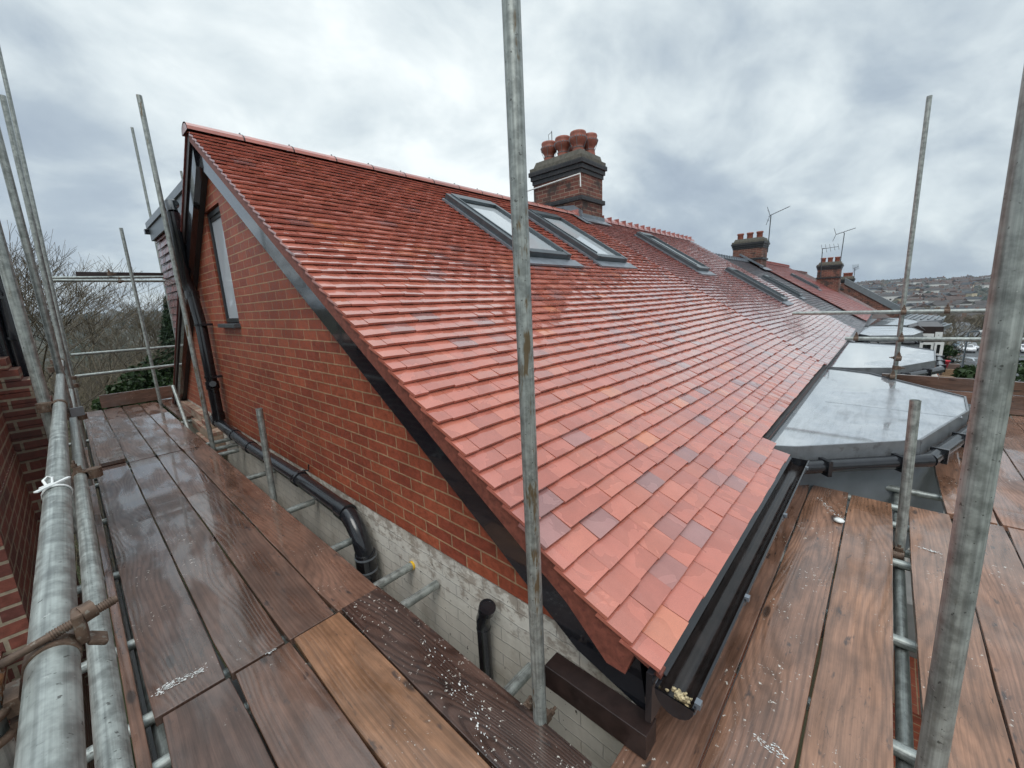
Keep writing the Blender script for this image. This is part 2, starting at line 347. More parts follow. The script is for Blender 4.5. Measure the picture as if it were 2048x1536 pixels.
M_RUSTO = mat_simple('orange_rust', (.20, .085, .035), .7, .1, .35, 90, .5, spot=(.30, .26, .22))
M_BLACK = mat_simple('black_plastic', (.012, .013, .016), .22, 0, .3, 12, .08, coat=.3)
M_BARGE = mat_simple('black_bargeboard', (.012, .013, .017), .10, 0, .2, 3.0, .03, coat=.9)
M_GUTIN = mat_simple('wet_gutter_inside', (.014, .010, .009), .18, 0, .5, 14, .2)
M_UNDER = mat_simple('red_mortar', (.20, .062, .042), .55, 0, .3, 30, .5, spot=(.14, .04, .03))
M_LEAD = mat_simple('lead', (.17, .19, .215), .35, .2, .22, 9, .15)
M_FRAME = mat_simple('grey_aluminium', (.085, .10, .11), .32, .35, .15, 10)
M_FRAMEL = mat_simple('light_grey_aluminium', (.20, .225, .24), .35, .3, .1, 10)
M_WHITEP = mat_simple('white_plastic', (.75, .76, .74), .35, 0, .06, 20)
M_YELLOW = mat_simple('yellow_cap', (.70, .42, .02), .4, 0, .1, 20)
M_FOAM = mat_simple('expanding_foam', (.52, .42, .25), .75, 0, .35, 90, .9, spot=(.08, .06, .04))
M_POT = mat_simple('terracotta_pot', (.27, .085, .055), .55, 0, .25, 12, .1, spot=(.20, .075, .055))
M_MORTAR = mat_simple('weathered_mortar', (.115, .105, .085), .75, 0, .3, 14, .6, spot=(.085, .08, .06))
M_WIRE = mat_simple('aerial_metal', (.10, .11, .12), .4, .6, .1, 20)
M_TIMBER = mat_simple('dark_stained_timber', (.026, .015, .013), .42, 0, .4, 18, .25, coat=.1)
M_RAW = mat_simple('sawn_timber', (.24, .15, .085), .6, 0, .3, 30, .3)
M_RENDER = mat_simple('grey_render', (.16, .175, .19), .5, 0, .15, 5, .1)
M_RENDERW = mat_simple('pale_render', (.62, .60, .55), .6, 0, .12, 4, .1)
M_SLATEW = mat_simple('far_roof', (.11, .115, .125), .35, 0, .35, 2, .2)
def mat_glass(name, base=(.05, .055, .06), f=1.9):
    t = T(name); p = t.pos(); n = t.noise(p, 3, 2)
    return t.out(base, .03, 0, t.bump(n, .02, .01), .8, ior=f)
M_GLASS = mat_glass('window_glass', (.44, .47, .49), 2.4)  # pale base colour carries the sky reflected in the panes
M_MATTBLK = mat_simple('matt_black', (.03, .03, .03), .6, 0, .3, 3)  # near black; on the path it stands in for shade in the gaps
M_GLASSD = mat_glass('dark_glass', (.02, .022, .025), 1.8)
M_BLIND = mat_simple('pale_blind', (.55, .58, .60), .6, 0, .05, 8)
def mat_grp():
    t = T('wet_flat_roof'); p = t.pos(); n = t.noise(p, 1.3, 3, .5, .3); n2 = t.noise(t.map(p, (1, 1, 1)), 5, 4, .6); st = t.noise(t.map(p, (1.2, 9, 1)), 2.2, 4, .6, .4)
    col = t.mix(t.rng(n2, .3, .7), (.29, .32, .35), (.38, .405, .43)); col = t.mul(col, t.rng(st, .3, .6, .8, 1.06))
    sep = t.N('ShaderNodeSeparateXYZ'); t.L(p, sep.inputs[0])
    pud = t.rng(t.m('ADD', n, t.m('MULTIPLY', sep.outputs[1], .25)), .44, .48)
    col = t.mul(col, t.rng(pud, 0, 1, 1.0, .9, False)); rip = t.noise(t.map(p, (3, 9, 1)), 6, 3, .6, .5)
    nb = t.bump(t.m('MULTIPLY', rip, t.rng(pud, 0, 1, .5, .03, False)), .25, .01)
    return t.out(col, t.rng(pud, 0, 1, .20, .02, False), 0, nb, .7, coat=t.rng(pud, 0, 1, .4, 1.0, False), ior=1.6)
M_GRP = mat_grp()
M_GRPEDGE = mat_simple('flat_roof_trim', (.145, .155, .165), .32, 0, .22, 7, .1, spot=(.10, .105, .11))
def mat_ground():
    t = T('ground_cover'); p = t.pos(); n = t.noise(p, .05, 5, .6); n2 = t.noise(p, 1.1, 5, .65)
    col = t.ramp(n, [(.3, (.035, .05, .02)), (.45, (.055, .065, .03)), (.58, (.075, .062, .042)), (.7, (.06, .085, .03))]); col = t.mul(col, t.rng(n2, .2, .8, .6, 1.4))
    return t.out(col, .9, 0, t.bump(n2, .5, .2), .2)
M_GROUND = mat_ground()
M_ASPH = mat_simple('wet_asphalt', (.055, .058, .062), .4, 0, .25, .8, .1)
M_PAVE = mat_simple('paving', (.20, .19, .175), .5, 0, .2, 3, .1)
def mat_leaf(name, a, b, scale=4):
    t = T(name); tn = t.tone(); col = t.mix(tn[0], a, b); return t.out(col, .5, 0, None, .3)
M_LEAF = mat_leaf('evergreen_leaf', (.012, .028, .010), (.038, .068, .02))
M_CONI = mat_leaf('conifer_needles', (.012, .028, .014), (.03, .055, .022))
M_TWIG = mat_leaf('bare_twigs', (.075, .06, .045), (.25, .21, .14))
M_BARK = mat_leaf('grey_bark', (.055, .047, .038), (.09, .078, .062))
M_BIRCH = mat_leaf('birch_bark', (.42, .40, .36), (.6, .58, .54))
M_FARW = mat_leaf('far_woodland', (.016, .028, .02), (.08, .07, .05))

EAVE_PROF = [(.407, .346), (.501, .385), (.582, .428), (.764, .535), (1.75, 1.172), (4.80, 3.137)]
_arc = [0.0]
for (a, b), (c, d) in zip(EAVE_PROF, EAVE_PROF[1:]): _arc.append(_arc[-1] + math.hypot(c - a, d - b))
def prof(s):
    for i in range(len(_arc) - 1):
        if s <= _arc[i + 1] or i == len(_arc) - 2:
            q = (s - _arc[i]) / (_arc[i + 1] - _arc[i]); a, b = EAVE_PROF[i], EAVE_PROF[i + 1]
            return a[0] + (b[0] - a[0]) * q, a[1] + (b[1] - a[1]) * q
def sag(x, y):
    w = max(0, min(1, (y - .3) / .9)) * max(0, min(1, (4.9 - y) / 1.0)); w = w * w * (3 - 2 * w)
    if x < 7.25: return -.018 * w * math.sin(math.pi * max(0, (x - 1.06)) / 6.19) ** 2
    return -.05 * w * math.sin(math.pi * min(1, (x - 7.25) / 6.5)) ** 2
def surf(x, s, dz=0):
    y, z = prof(s); return Vector((x, y, z + sag(x, y) + dz))
def roof_tiles(mb, x0, x1, s0, s1, dz=0, gauge=.1, w=.165, tonef=None, jit=1.0, thick=.0145, cut=None, hole=()):
    n = int(round((s1 - s0) / gauge))
    for c in range(n):
        s = s0 + c * gauge; x = x0 + (0 if c % 2 else -w * .5); 
        while x < x1 - .01:
            xa, xb = max(x, x0), min(x + w - .0025, x1); xm = (xa + xb) / 2
            if c % 2 == 0 and x < x0: xa, xb = x0, x0 + w * .5 - .0025
            x += w
            if xb - xa < .03: continue
            ym, _ = prof(s + .05)
            if cut and cut(xm, s): continue
            if any(h[0] < xm < h[1] and h[2] < ym < h[3] for h in hole): continue
            a, b = surf(xa, s, dz), surf(xb, s, dz); a2, b2 = surf(xa, min(s + gauge * 1.35, s1 + .02), dz), surf(xb, min(s + gauge * 1.35, s1 + .02), dz)
            n_ = (b - a).cross(a2 - a).normalized()
            lo = random.gauss(0, .0012) * jit; tw = random.gauss(0, .0011) * jit; ds = random.gauss(0, .0022) * jit
            d = (a2 - a).normalized() * ds
            t = tonef(xm, c) if tonef else (random.random(), random.random(), random.random())
            A, B = a + n_ * (lo + tw) + d, b + n_ * (lo - tw) + d
            A2, B2 = a2 - n_ * .0265, b2 - n_ * .0265
            m1 = (A + B) / 2 + n_ * .0012; m2 = (A2 + B2) / 2 + n_ * .0012
            vs = [A, m1, B, B2, m2, A2, A - n_ * thick, m1 - n_ * thick, B - n_ * thick, B2 - n_ * thick, A2 - n_ * thick]
            mb.add(vs, [(0, 1, 4, 5), (1, 2, 3, 4), (0, 6, 7, 1), (1, 7, 8, 2), (0, 5, 10, 6), (2, 8, 9, 3), (6, 10, 9, 8, 7)], tone=t)
def roof_window(parent, x0, x1, y0, y1, dz=0, blind=False, holes=None):
    """raised frame on the slope; part of the house, with frame, pane and flashing"""
    def P(x, y, h=0):
        z = .535 + .6443 * (y - .764) + sag(x, y) + dz; return Vector((x, y, z)) + Vector((0, -.5416, .8406)) * h
    fr = MB(); B = .075; H = .085
    O = P((x0 + x1) / 2, y0); u = Vector((1, 0, 0)); v = (P(x0, y1) - P(x0, y0)); Ls = v.length; v.normalize(); n = u.cross(v).normalized()
    O = P(x0, y0); wd = x1 - x0
    fr.obox(O, u, v, n, (0, B), (0, Ls), (-.02, H)); fr.obox(O, u, v, n, (wd - B, wd), (0, Ls), (-.02, H))
    fr.obox(O, u, v, n, (B, wd - B), (Ls - .13, Ls), (-.02, H + .012)); fr.obox(O, u, v, n, (B, wd - B), (0, .09), (-.02, H - .006))
    fr.obox(O, u, v, n, (B + .002, B + .022), (.092, Ls - .132), (-.01, H + .012)); fr.obox(O, u, v, n, (wd - B - .022, wd - B - .002), (.092, Ls - .132), (-.01, H + .012))
    fo = fr.build('roof_window', M_FRAME, parent, bevel=.003)
    g = MB().obox(O, u, v, n, (B + .024, wd - B - .024), (.1, Ls - .14), (.02, .052)); g.build('pane', M_GLASS, fo)
    f = MB(); f.obox(O, u, v, n, (-.07, wd + .12), (-.16, -.003), (-.004, .018)); f.obox(O, u, v, n, (-.035, -.003), (0, Ls), (-.006, .02)); f.obox(O, u, v, n, (wd + .003, wd + .05), (0, Ls), (-.006, .02))
    f.build('flashing', M_LEAD, fo)

# ------------------------------------------------------------------ ground, paths, road
def terrain():
    def H(r, th):
        d = math.degrees(th)                       # 0 = along +X
        # right-hand valley and hill
        a = np.interp(r, [0, 12, 40, 75, 150, 260, 420, 640, 820, 1000, 2500], [-6, -6, -8.5, -12, -15, -18, -15, -4.5, .5, 2.5, 0])
        b = np.interp(r, [0, 12, 40, 80, 200, 500, 1200, 2000, 2500], [-6, -6.5, -7.5, -9, -12, -14, -6, 11, 5])
        k = max(0, min(1, (d - 15) / 45)); k = k * k * (3 - 2 * k); h = a * (1 - k) + b * k
        if r > 100: h += (math.sin(th * 23 + r * .004) * .8 + math.sin(th * 57 + 1) * .5) * min(1, (r - 100) / 500)
        if r > 300 and d < 15: h += 2.4 * min(1, (r - 300) / 500) * math.cos(math.radians(d * 6 + 40))
        return h
    rs = [0, 3, 6, 10, 16, 24, 34, 46, 60, 75, 95, 120, 150, 190, 240, 300, 360, 420, 480, 540, 600, 660, 720, 780, 840, 900, 1000, 1200, 1500, 1800, 2100, 2500, 5000]
    n = 180; vs = []; fs = []
    for r in rs:
        for k in range(n):
            th = -math.pi + 2 * math.pi * k / n; vs.append((r * math.cos(th), r * math.sin(th), H(min(r, 2500), abs(th)) if r < 4000 else -20))
    for i in range(len(rs) - 1):
        for k in range(n): fs.append((i * n + k, (i + 1) * n + k, (i + 1) * n + (k + 1) % n, i * n + (k + 1) % n))
    mb = MB(); mb.add(vs, fs, smooth=True); tag(mb.build('ground', M_GROUND), kind='structure')
    return H
TH = terrain()
def gz(x, y): return float(TH(math.hypot(x, y), abs(math.atan2(y, x))))
def strip(name, pts, mat, dz=.05):
    mb = MB(); mb.poly([(x, y, gz(x, y) + dz) for x, y in pts]); return tag(mb.build(name, mat), kind='structure')
# street in front of the terrace and the car park beyond it
mb = MB()
prev = None
for x in np.linspace(-10, 150, 33):
    a = (x, -8.0, gz(x, -8) + .06); b = (x, -15.5, gz(x, -15.5) + .06)
    if prev: mb.quad(prev[1], b, a, prev[0])
    prev = (a, b)
tag(mb.build('road', M_ASPH), kind='structure')
mb = MB(); prev = None
for x in np.linspace(-10, 60, 15):
    a = (x, -.9, gz(x, -1) + .12); b = (x, -7.9, gz(x, -8) + .12)
    if prev: mb.quad(prev[1], b, a, prev[0])
    prev = (a, b)
tag(mb.build('pavement', M_PAVE), kind='structure')
CPZ = -12.0
tag(MB().box((-.46, -.6, -6.2), (1.17, 34, -5.9)).build('path', M_MATTBLK), kind='structure')  # added below the boards, coloured dark as the shade in their gaps
mb = MB(); mb.box((72, -60, CPZ - 3), (135, -4, CPZ)); tag(mb.build('car_park_surface', M_ASPH), kind='structure')

# ------------------------------------------------------------------ the end-of-terrace house
H = thing('brick_house', 'end terrace house with new red clay roof, red brick gable and two roof windows', 'house', (4.2, 4.8, -6))
holes = [(3.5, 4.38, 3.0, 4.28), (5.05, 5.95, 3.0, 4.3)]
def tone_a(x, c):
    r = random.random()
    k = max(0, min(1, (c < 34) * 1.0))
    if r < .055 * k + .012: a = random.uniform(.02, .2)
    elif r < .085 * k + .018: a = random.uniform(.86, 1)
    else: a = random.gauss(.58, .09)
    return (a, random.random(), random.random())
mb = MB()
roof_tiles(mb, 1.055, 7.2, 0, _arc[-1], tonef=tone_a, cut=lambda x, s: (x > 3.35 and s < .17) or (s < .09 and x > 3.3), hole=[])
mb.build('roof_tiling', M_TILE, H)
# roof deck, under the tiles
def deck(parent, x0, x1, dz=0, mat=M_UNDER, rear=True, y0=.42, name='roof_deck'):
    mb = MB(); n = 12; ss = [0.0 if y0 < .5 else .18] + list(_arc[1:]); ss = [q for i, q in enumerate(ss) if i == 0 or q > ss[0]]
    prev = None
    for i in range(n + 1):
        x = x0 + (x1 - x0) * i / n; row = [surf(x, s, dz - .05) for s in ss]
        if prev:
            for j in range(len(row) - 1): mb.quad(prev[j], row[j], row[j + 1], prev[j + 1])
        prev = row
    z = 3.11 + dz
    if rear: mb.prism([(x0, 4.83, z), (x0, 9.3, z - .735 * 4.47), (x0, 9.3, z - .735 * 4.47 - .12), (x0, 4.83, z - .14)], (x1 - x0, 0, 0))
    return mb.build(name, mat, parent)
deck(H, 1.10, 3.36); deck(H, 3.362, 7.2, y0=.56, rear=False)
mb = MB()
for c in range(53):                                   # rear slope courses
    y = 4.86 + .085 * c; z = 3.15 - .735 * (y - 4.83)
    mb.obox((1.055, y, z), (1, 0, 0), (0, -.806, .592), (0, .592, .806), (0, 6.2), (-.1, .03), (-.012, .0), tone=(random.uniform(.2, .8), random.random(), 0))
mb.build('rear_roof_tiling', M_TILE3, H)
mb = MB()
x = 1.04
while x < 13.6:
    if x > 7.15: break
    pts = []; L = .448
    for k in range(9):
        a = math.pi * (k / 8) ; pts.append((math.cos(a) * .115, math.sin(a) * .082))
    h = .0 if True else 0
    ring = [Vector((x, 4.815 - p[0], 3.10 + p[1])) for p in pts]; ring2 = [Vector((x + L - .012, 4.815 - p[0], 3.10 + p[1])) for p in pts]
    inn = [Vector((q.x, 4.815 + (q.y - 4.815) * .86, 3.10 + (q.z - 3.10) * .86)) for q in ring]; inn2 = [Vector((q.x, 4.815 + (q.y - 4.815) * .86, 3.10 + (q.z - 3.10) * .86)) for q in ring2]
    n = len(ring); vs = ring + ring2 + inn + inn2; fs = []
    for i in range(n - 1): fs += [(i, i + 1, n + i + 1, n + i), (i, 2 * n + i, 2 * n + i + 1, i + 1), (n + i, n + i + 1, 3 * n + i + 1, 3 * n + i)]
    if x < 1.1: fs.append(tuple(range(n)))
    t = (random.uniform(.22, .5), random.random(), random.random()); mb.add(vs, fs, tone=t)
    x += L
mb.build('ridge_tiles', M_TILE, H)
for k in range(1, 14):
    mb = MB(); xx = 1.04 + .448 * k; rr = [Vector((xx - .014, 4.815 - math.cos(math.pi * j / 10) * .117, 3.10 + math.sin(math.pi * j / 10) * .0845)) for j in range(11)]; mb.add(rr + [q + Vector((.011, 0, 0)) for q in rr], [(j, j + 1, j + 12, j + 11) for j in range(10)]); mb.box((xx - .012, 4.80, 3.18), (xx - .006, 4.83, 3.198)); mb.build('ridge_clip', M_BLACK, H)
roof_window(H, 3.50, 4.36, 2.98, 4.26); roof_window(H, 5.06, 5.92, 3.02, 4.28)
# gable wall with the window opening
WX = 1.18
def zf(y): return .86 + .655 * (y - 1.714)
def zr(y): return 3.05 - .735 * (y - 4.83)
mb = MB()
def gable(poly): mb.prism([(WX, y, z) for y, z in poly], (.22, 0, 0))
gable([(.62, .155), (4.72, .155), (4.72, zf(4.72)), (.65, .165)])
gable([(4.72, .155), (5.275, .155), (5.275, 1.385), (4.72, 1.385)])
gable([(4.72, 2.515), (5.275, 2.515), (5.275, zr(5.275)), (4.83, zr(4.83)), (4.72, zf(4.72))])
gable([(5.275, .155), (8.75, .155), (8.75, .17), (5.275, zr(5.275))])
mb.build('gable_wall', M_BRICK, H)
mb = MB(); mb.prism([(WX + .004, .56, -6), (WX + .004, 9.2, -6), (WX + .004, 9.2, .15), (WX + .004, .56, .15)], (.2, 0, 0)); mb.build('painted_wall', M_PAINT, H)
MB().box((WX + .02, .6, -6), (7.2, .8, .05)).build('front_wall', M_RENDER, H); MB().box((WX + .2, 8.9, -6), (7.2, 9.1, .1)).build('rear_wall', M_RENDER, H)
# corbelled kneeler at the back corner
mb = MB(); mb.box((1.06, 6.35, -.16), (WX, 7.6, -.02)); mb.box((1.02, 6.3, -.30), (WX, 7.2, -.165)); mb.box((1.10, 7.0, -.015), (WX, 8.7, .12)); mb.box((1.08, 6.6, -.015), (WX, 6.98, .06))
mb.build('brick_corbel', mat_brick('peeling_brick', (.42, .33, .25), (.25, .09, .06), (.33, .27, .20), stain=.2, ms=.008, rough=.7), H, bevel=.004)
# verge: red undercloak strip and black bargeboards
d = Vector((0, .8395, .5433)); nrm = Vector((0, -.5433, .8395))
mb = MB(); pts = []
def vp(y, drop): # point below the tile line on the front verge
    for i in range(len(EAVE_PROF) - 1):
        a, b = EAVE_PROF[i], EAVE_PROF[i + 1]
        if y <= b[0] or i == len(EAVE_PROF) - 2: return Vector((0, y, a[1] + (b[1] - a[1]) * (y - a[0]) / (b[0] - a[0]) - drop))
ys = [.62, .764, 1.0, 1.75, 3, 4.0, 4.83]
top = [vp(y, .036) for y in [.41] + ys]; bot = [vp(.41, .05), vp(.50, .055), Vector((0, .53, .235)), Vector((0, .60, .235))] + [vp(y, .122 + .03 * (1 - y / 4.8)) for y in ys[1:]]
poly = [Vector((1.068, p.y, p.z)) for p in top] + [Vector((1.068, p.y, p.z)) for p in reversed(bot)]
mb.prism(poly, (.04, 0, 0)); mb.build('verge_undercloak', M_UNDER, H); mb = MB()
mb.prism([(1.068, 4.83, 3.13), (1.068, 9.25, 3.13 - .735 * 4.42), (1.068, 9.25, 3.05 - .735 * 4.42), (1.068, 4.83, 3.04)], (.012, 0, 0)); mb.build('verge_undercloak', M_TIMBER, H)
mb = MB()
top = [vp(y, .10) for y in (.5, .62, .764, 1.75, 4.83)]; bot = [Vector((0, .47, .075)), Vector((0, .75, .16)), Vector((0, 1.714, .80)), Vector((0, 4.86, 2.855))]
mb.prism([Vector((1.112, p.y, p.z)) for p in top] + [Vector((1.112, p.y, p.z)) for p in reversed(bot)], (.02, 0, 0))
mb.prism([(1.134, .6, .12), (1.134, 4.86, 2.86), (1.134, 4.86, 2.95), (1.134, .6, .25)], (.044, 0, 0)); mb.build('bargeboard', M_BARGE, H)
mb = MB()
mb.prism([(1.082, 4.83, 3.09), (1.082, 9.0, 3.09 - .735 * 4.17), (1.082, 9.0, 2.84 - .735 * 4.17), (1.082, 4.83, 2.83)], (.05, 0, 0))
mb.build('bargeboard', M_BARGE, H); mb = MB(); mb.prism([(1.134, 4.86, 2.99), (1.134, 9.0, 2.99 - .735 * 4.14), (1.134, 9.0, 2.80 - .735 * 4.14), (1.134, 4.86, 2.80)], (.044, 0, 0)); mb.build('soffit', M_MATTBLK, H)
# narrow gable window
mb = MB(); a, b, z0, z1 = 4.73, 5.265, 1.40, 2.50; X = WX + .018; w = .045
mb.box((X, a, z0), (X + .06, a + w, z1)); mb.box((X, b - w, z0), (X + .06, b, z1)); mb.box((X, a + w, z1 - w), (X + .06, b - w, z1)); mb.box((X, a + w, z0), (X + .06, b - w, z0 + w)); mb.box((X + .01, a + w, z1 - .085), (X + .05, b - w, z1 - .055))
wf = mb.build('gable_window', mat_simple('black_frame', (.02, .024, .028), .3, .1, .1, 10), H, bevel=.003)
MB().box((X + .02, a + w, z0 + w), (X + .03, b - w, z1 - w)).build('pane', mat_glass('pale_sky_glass', (.52, .56, .60), 1.8), wf)  # pale pane colour stands in for the brightness of reflected sky
MB().box((WX - .06, 4.69, 1.352), (WX + .11, 5.30, 1.392)).build('sill', M_FRAME, wf, bevel=.004)
# dormer at the back: tile-hung cheek, flat roof fascia, gutter
FY1 = 9.05
dm = MB(); dm.box((1.32, 5.2, .1), (6.8, FY1, 2.72)); D = dm.build('dormer', M_TILE3, H)
mb = MB()
for c in range(20):
    z = .5 + c * .115; y = 5.0 + (0 if c % 2 else .0825)
    while y < FY1 - .02:
        yb = min(y + .162, FY1 + .01); lean = random.uniform(0, .004)
        mb.add([(1.275 - lean, y, z), (1.275 - lean, yb, z), (1.305, yb, z + .15), (1.305, y, z + .15), (1.29, y, z), (1.29, yb, z)], [(0, 3, 2, 1), (0, 1, 5, 4)], tone=(random.random() * .8, random.random(), random.random())); y += .165
mb.build('cheek_tiling', mat_tile('cheek_tile', [(0, (.13, .05, .05)), (.5, (.20, .075, .07)), (1, (.27, .10, .09))], .8, .4, .2, .05), D)
mb = MB(); mb.box((1.22, 4.9, 2.94), (6.9, 9.25, 3.03)); mb.build('flat_roof', M_LEAD, D)
mb = MB(); mb.box((1.245, 4.9, 2.74), (1.27, 9.18, 2.938)); mb.box((1.27, 9.1, 2.74), (6.8, 9.18, 2.938)); mb.build('fascia', M_FRAME, D)
mb = MB(); mb.box((1.19, 9.19, 2.86), (6.9, 9.30, 2.93)); mb.build('gutter', M_BLACK, D)
# eaves gutter of the house
def gutter(parent, p0, p1, r=.062, name='gutter', endcap=True, inside=True):
    p0, p1 = Vector(p0), Vector(p1); t = (p1 - p0).normalized(); s = Vector((0, 0, 1)).cross(t).normalized(); up = Vector((0, 0, 1))
    mb = MB(); N_ = 10
    def ring(p, R): return [p + s * math.cos(math.pi + math.pi * k / N_) * R + up * math.sin(math.pi + math.pi * k / N_) * R * 1.05 for k in range(N_ + 1)]
    a, b, c, e = ring(p0, r), ring(p1, r), ring(p0, r - .004), ring(p1, r - .004); n = N_ + 1
    mb.add(a + b, [(i, i + 1, n + i + 1, n + i) for i in range(N_)], smooth=True)
    mb.add(c + e, [(i, n + i, n + i + 1, i + 1) for i in range(N_)], smooth=True, m=1)
    mb.quad(a[0], b[0], e[0], c[0]); mb.quad(a[-1], c[-1], e[-1], b[-1])
    mb.obox(p0, t, s, up, (0, (p1 - p0).length), (r - .003, r + .005), (-.008, .004)); mb.obox(p0, t, s, up, (0, (p1 - p0).length), (-r - .005, -r + .003), (-.008, .004))
    if endcap:
        for q, sg in ((p0, -1), (p1, 1)):
            rr = ring(q + t * sg * .002, r + .004); mb.add(rr + [v + t * sg * .004 for v in rr], [tuple(range(n)), tuple(range(2 * n - 1, n - 1, -1))] + [(i, n + i, n + i + 1, i + 1) for i in range(N_)])
    return mb.build(name, [M_BLACK, M_GUTIN if inside else M_BLACK], parent)
gp = gutter(H, (1.045, .358, .287), (3.36, .358, .294), r=.055)
for x in (1.055, 1.62, 2.42, 3.2):
    mb = MB()
    pts = [Vector((x, .358 + math.cos(a) * .062, .289 + math.sin(a) * .064)) for a in [math.pi + math.pi * k / 8 for k in range(9)]]
    for p, q in zip(pts, pts[1:]): mb.obox(p, (1, 0, 0), (q - p).normalized(), Vector((1, 0, 0)).cross(q - p).normalized(), (0, .022), (0, (q - p).length), (-.002, .006))
    mb.box((x, .287, .284), (x + .022, .304, .302)); mb.build('gutter_bracket', M_LEAD, gp)
mb = MB(); mb.box((1.04, .425, .14), (3.36, .445, .325)); mb.box((1.115, .445, .14), (3.36, .6, .152)); mb.build('fascia_board', M_BLACK, H)
mb = MB(); mb.obox((1.09, .40, .305), (1, 0, 0), (0, .9, .42), (0, -.42, .9), (0, 2.26), (-.002, .05), (-.012, -.006)); mb.build('eaves_felt', M_BLACK, H)
# soil pipes
mb = MB(); Xp = 1.085
sp = [atx(346, 425, 1.03), atx(355, 470, 1.03), atx(371, 560, 1.05), atx(385, 590, Xp), atx(402, 650, Xp), atx(425, 770, Xp), atx(437, 832, Xp)]
mb.tube(sp, .058, 18); mb.tube([sp[0], sp[0] + Vector((0, .06, .10)), sp[0] + Vector((.05, .15, .12))], .05, 16)
for q in (sp[3], sp[5], sp[6]): mb.tube([q + Vector((0, 0, -.045)), q + Vector((0, 0, .045))], .068, 18)
sv = mb.build('soil_pipe', M_BLACK, H)
for k in (sp[4], sp[5] + Vector((0, 0, .1))): mb = MB(); mb.tube([k + Vector((0, 0, -.01)), k + Vector((0, 0, .015))], .066, 18); mb.box((k.x - .01, k.y - .1, k.z - .01), (WX, k.y - .06, k.z + .015)); mb.build('pipe_clip', M_BLACK, sv)
mb = MB(); mb.tube([sp[5] + Vector((-.0, -.05, 0)), sp[5] + Vector((-.02, -.13, .03))], .035, 14); mb.build('side_inlet', M_BLACK, sv)
mb = MB()
hp = [sp[6] + Vector((0, -.05, -.12)), atx(435, 843, Xp), atx(500, 893, Xp), atx(600, 957, Xp), atx(690, 1022, Xp), atx(712, 1045, Xp), atx(724, 1072, Xp), atx(731, 1110, Xp), atx(736, 1170, Xp)]
hp[0] = hp[1] + Vector((0, .12, .03)); mb.tube(hp[:5], .056, 20); 
cv = [hp[4]]; 
for k in range(1, 6):
    q = k / 5; a = hp[4].lerp(hp[5] + Vector((0, -.02, .01)), q); b = (hp[5] + Vector((0, -.02, .01))).lerp(hp[7], q); cv.append(a.lerp(b, q))
mb.tube(cv + [cv[-1] + Vector((0, 0, -.5))], .058, 20)
for k, Lc in ((1, .05), (2, .06), (3, .03), (4, .05)):
    tdir = (hp[min(k + 1, 4)] - hp[k - 1]).normalized(); mb.tube([hp[k] - tdir * Lc, hp[k] + tdir * Lc], .064, 20)
mb.tube([hp[1] * .45 + hp[2] * .55, hp[1] * .4 + hp[2] * .6], .063, 20)
e = cv[-1]; mb.tube([e + Vector((0, 0, .02)), e + Vector((0, 0, -.14))], .067, 20); mb.build('drain_pipe', M_BLACK, H)
for zz in (-.0, -.095): MB().tube([e + Vector((0, 0, zz)), e + Vector((0, 0, zz - .012))], .0695, 20).build('pipe_band', M_LEAD, H)
mb = MB(); kq = hp[3]; mb.tube([kq + Vector((0, .02, 0)), kq + Vector((0, .035, .01))], .067, 18); mb.tube([kq + Vector((0, .03, .06)), kq + Vector((.07, -.01, .05)), kq + Vector((.075, -.02, .10))], .006, 8); mb.build('pipe_bracket', M_BLACK, H)
s1 = atx(975, 1205, 1.12); s2 = atx(966, 1238, 1.13); s3 = Vector((1.13, s2.y, -2.2))
mb = MB(); mb.tube([s3, s2 + Vector((0, 0, -.03)), s2 + Vector((-.004, -.005, .01)), s1 + Vector((-.02, -.02, 0))], .034, 18, hollow=True); mb.tube([s2 + Vector((0, 0, -.05)), s2 + Vector((0, 0, -.045))], .036, 18)
dd = (s1 - s2).normalized(); mb.tube([s1 + Vector((-.02, -.02, 0)) - dd * .03, s1 + Vector((-.02, -.02, 0)) + dd * .002], .04, 18); mb.build('waste_pipe', M_BLACK, H)

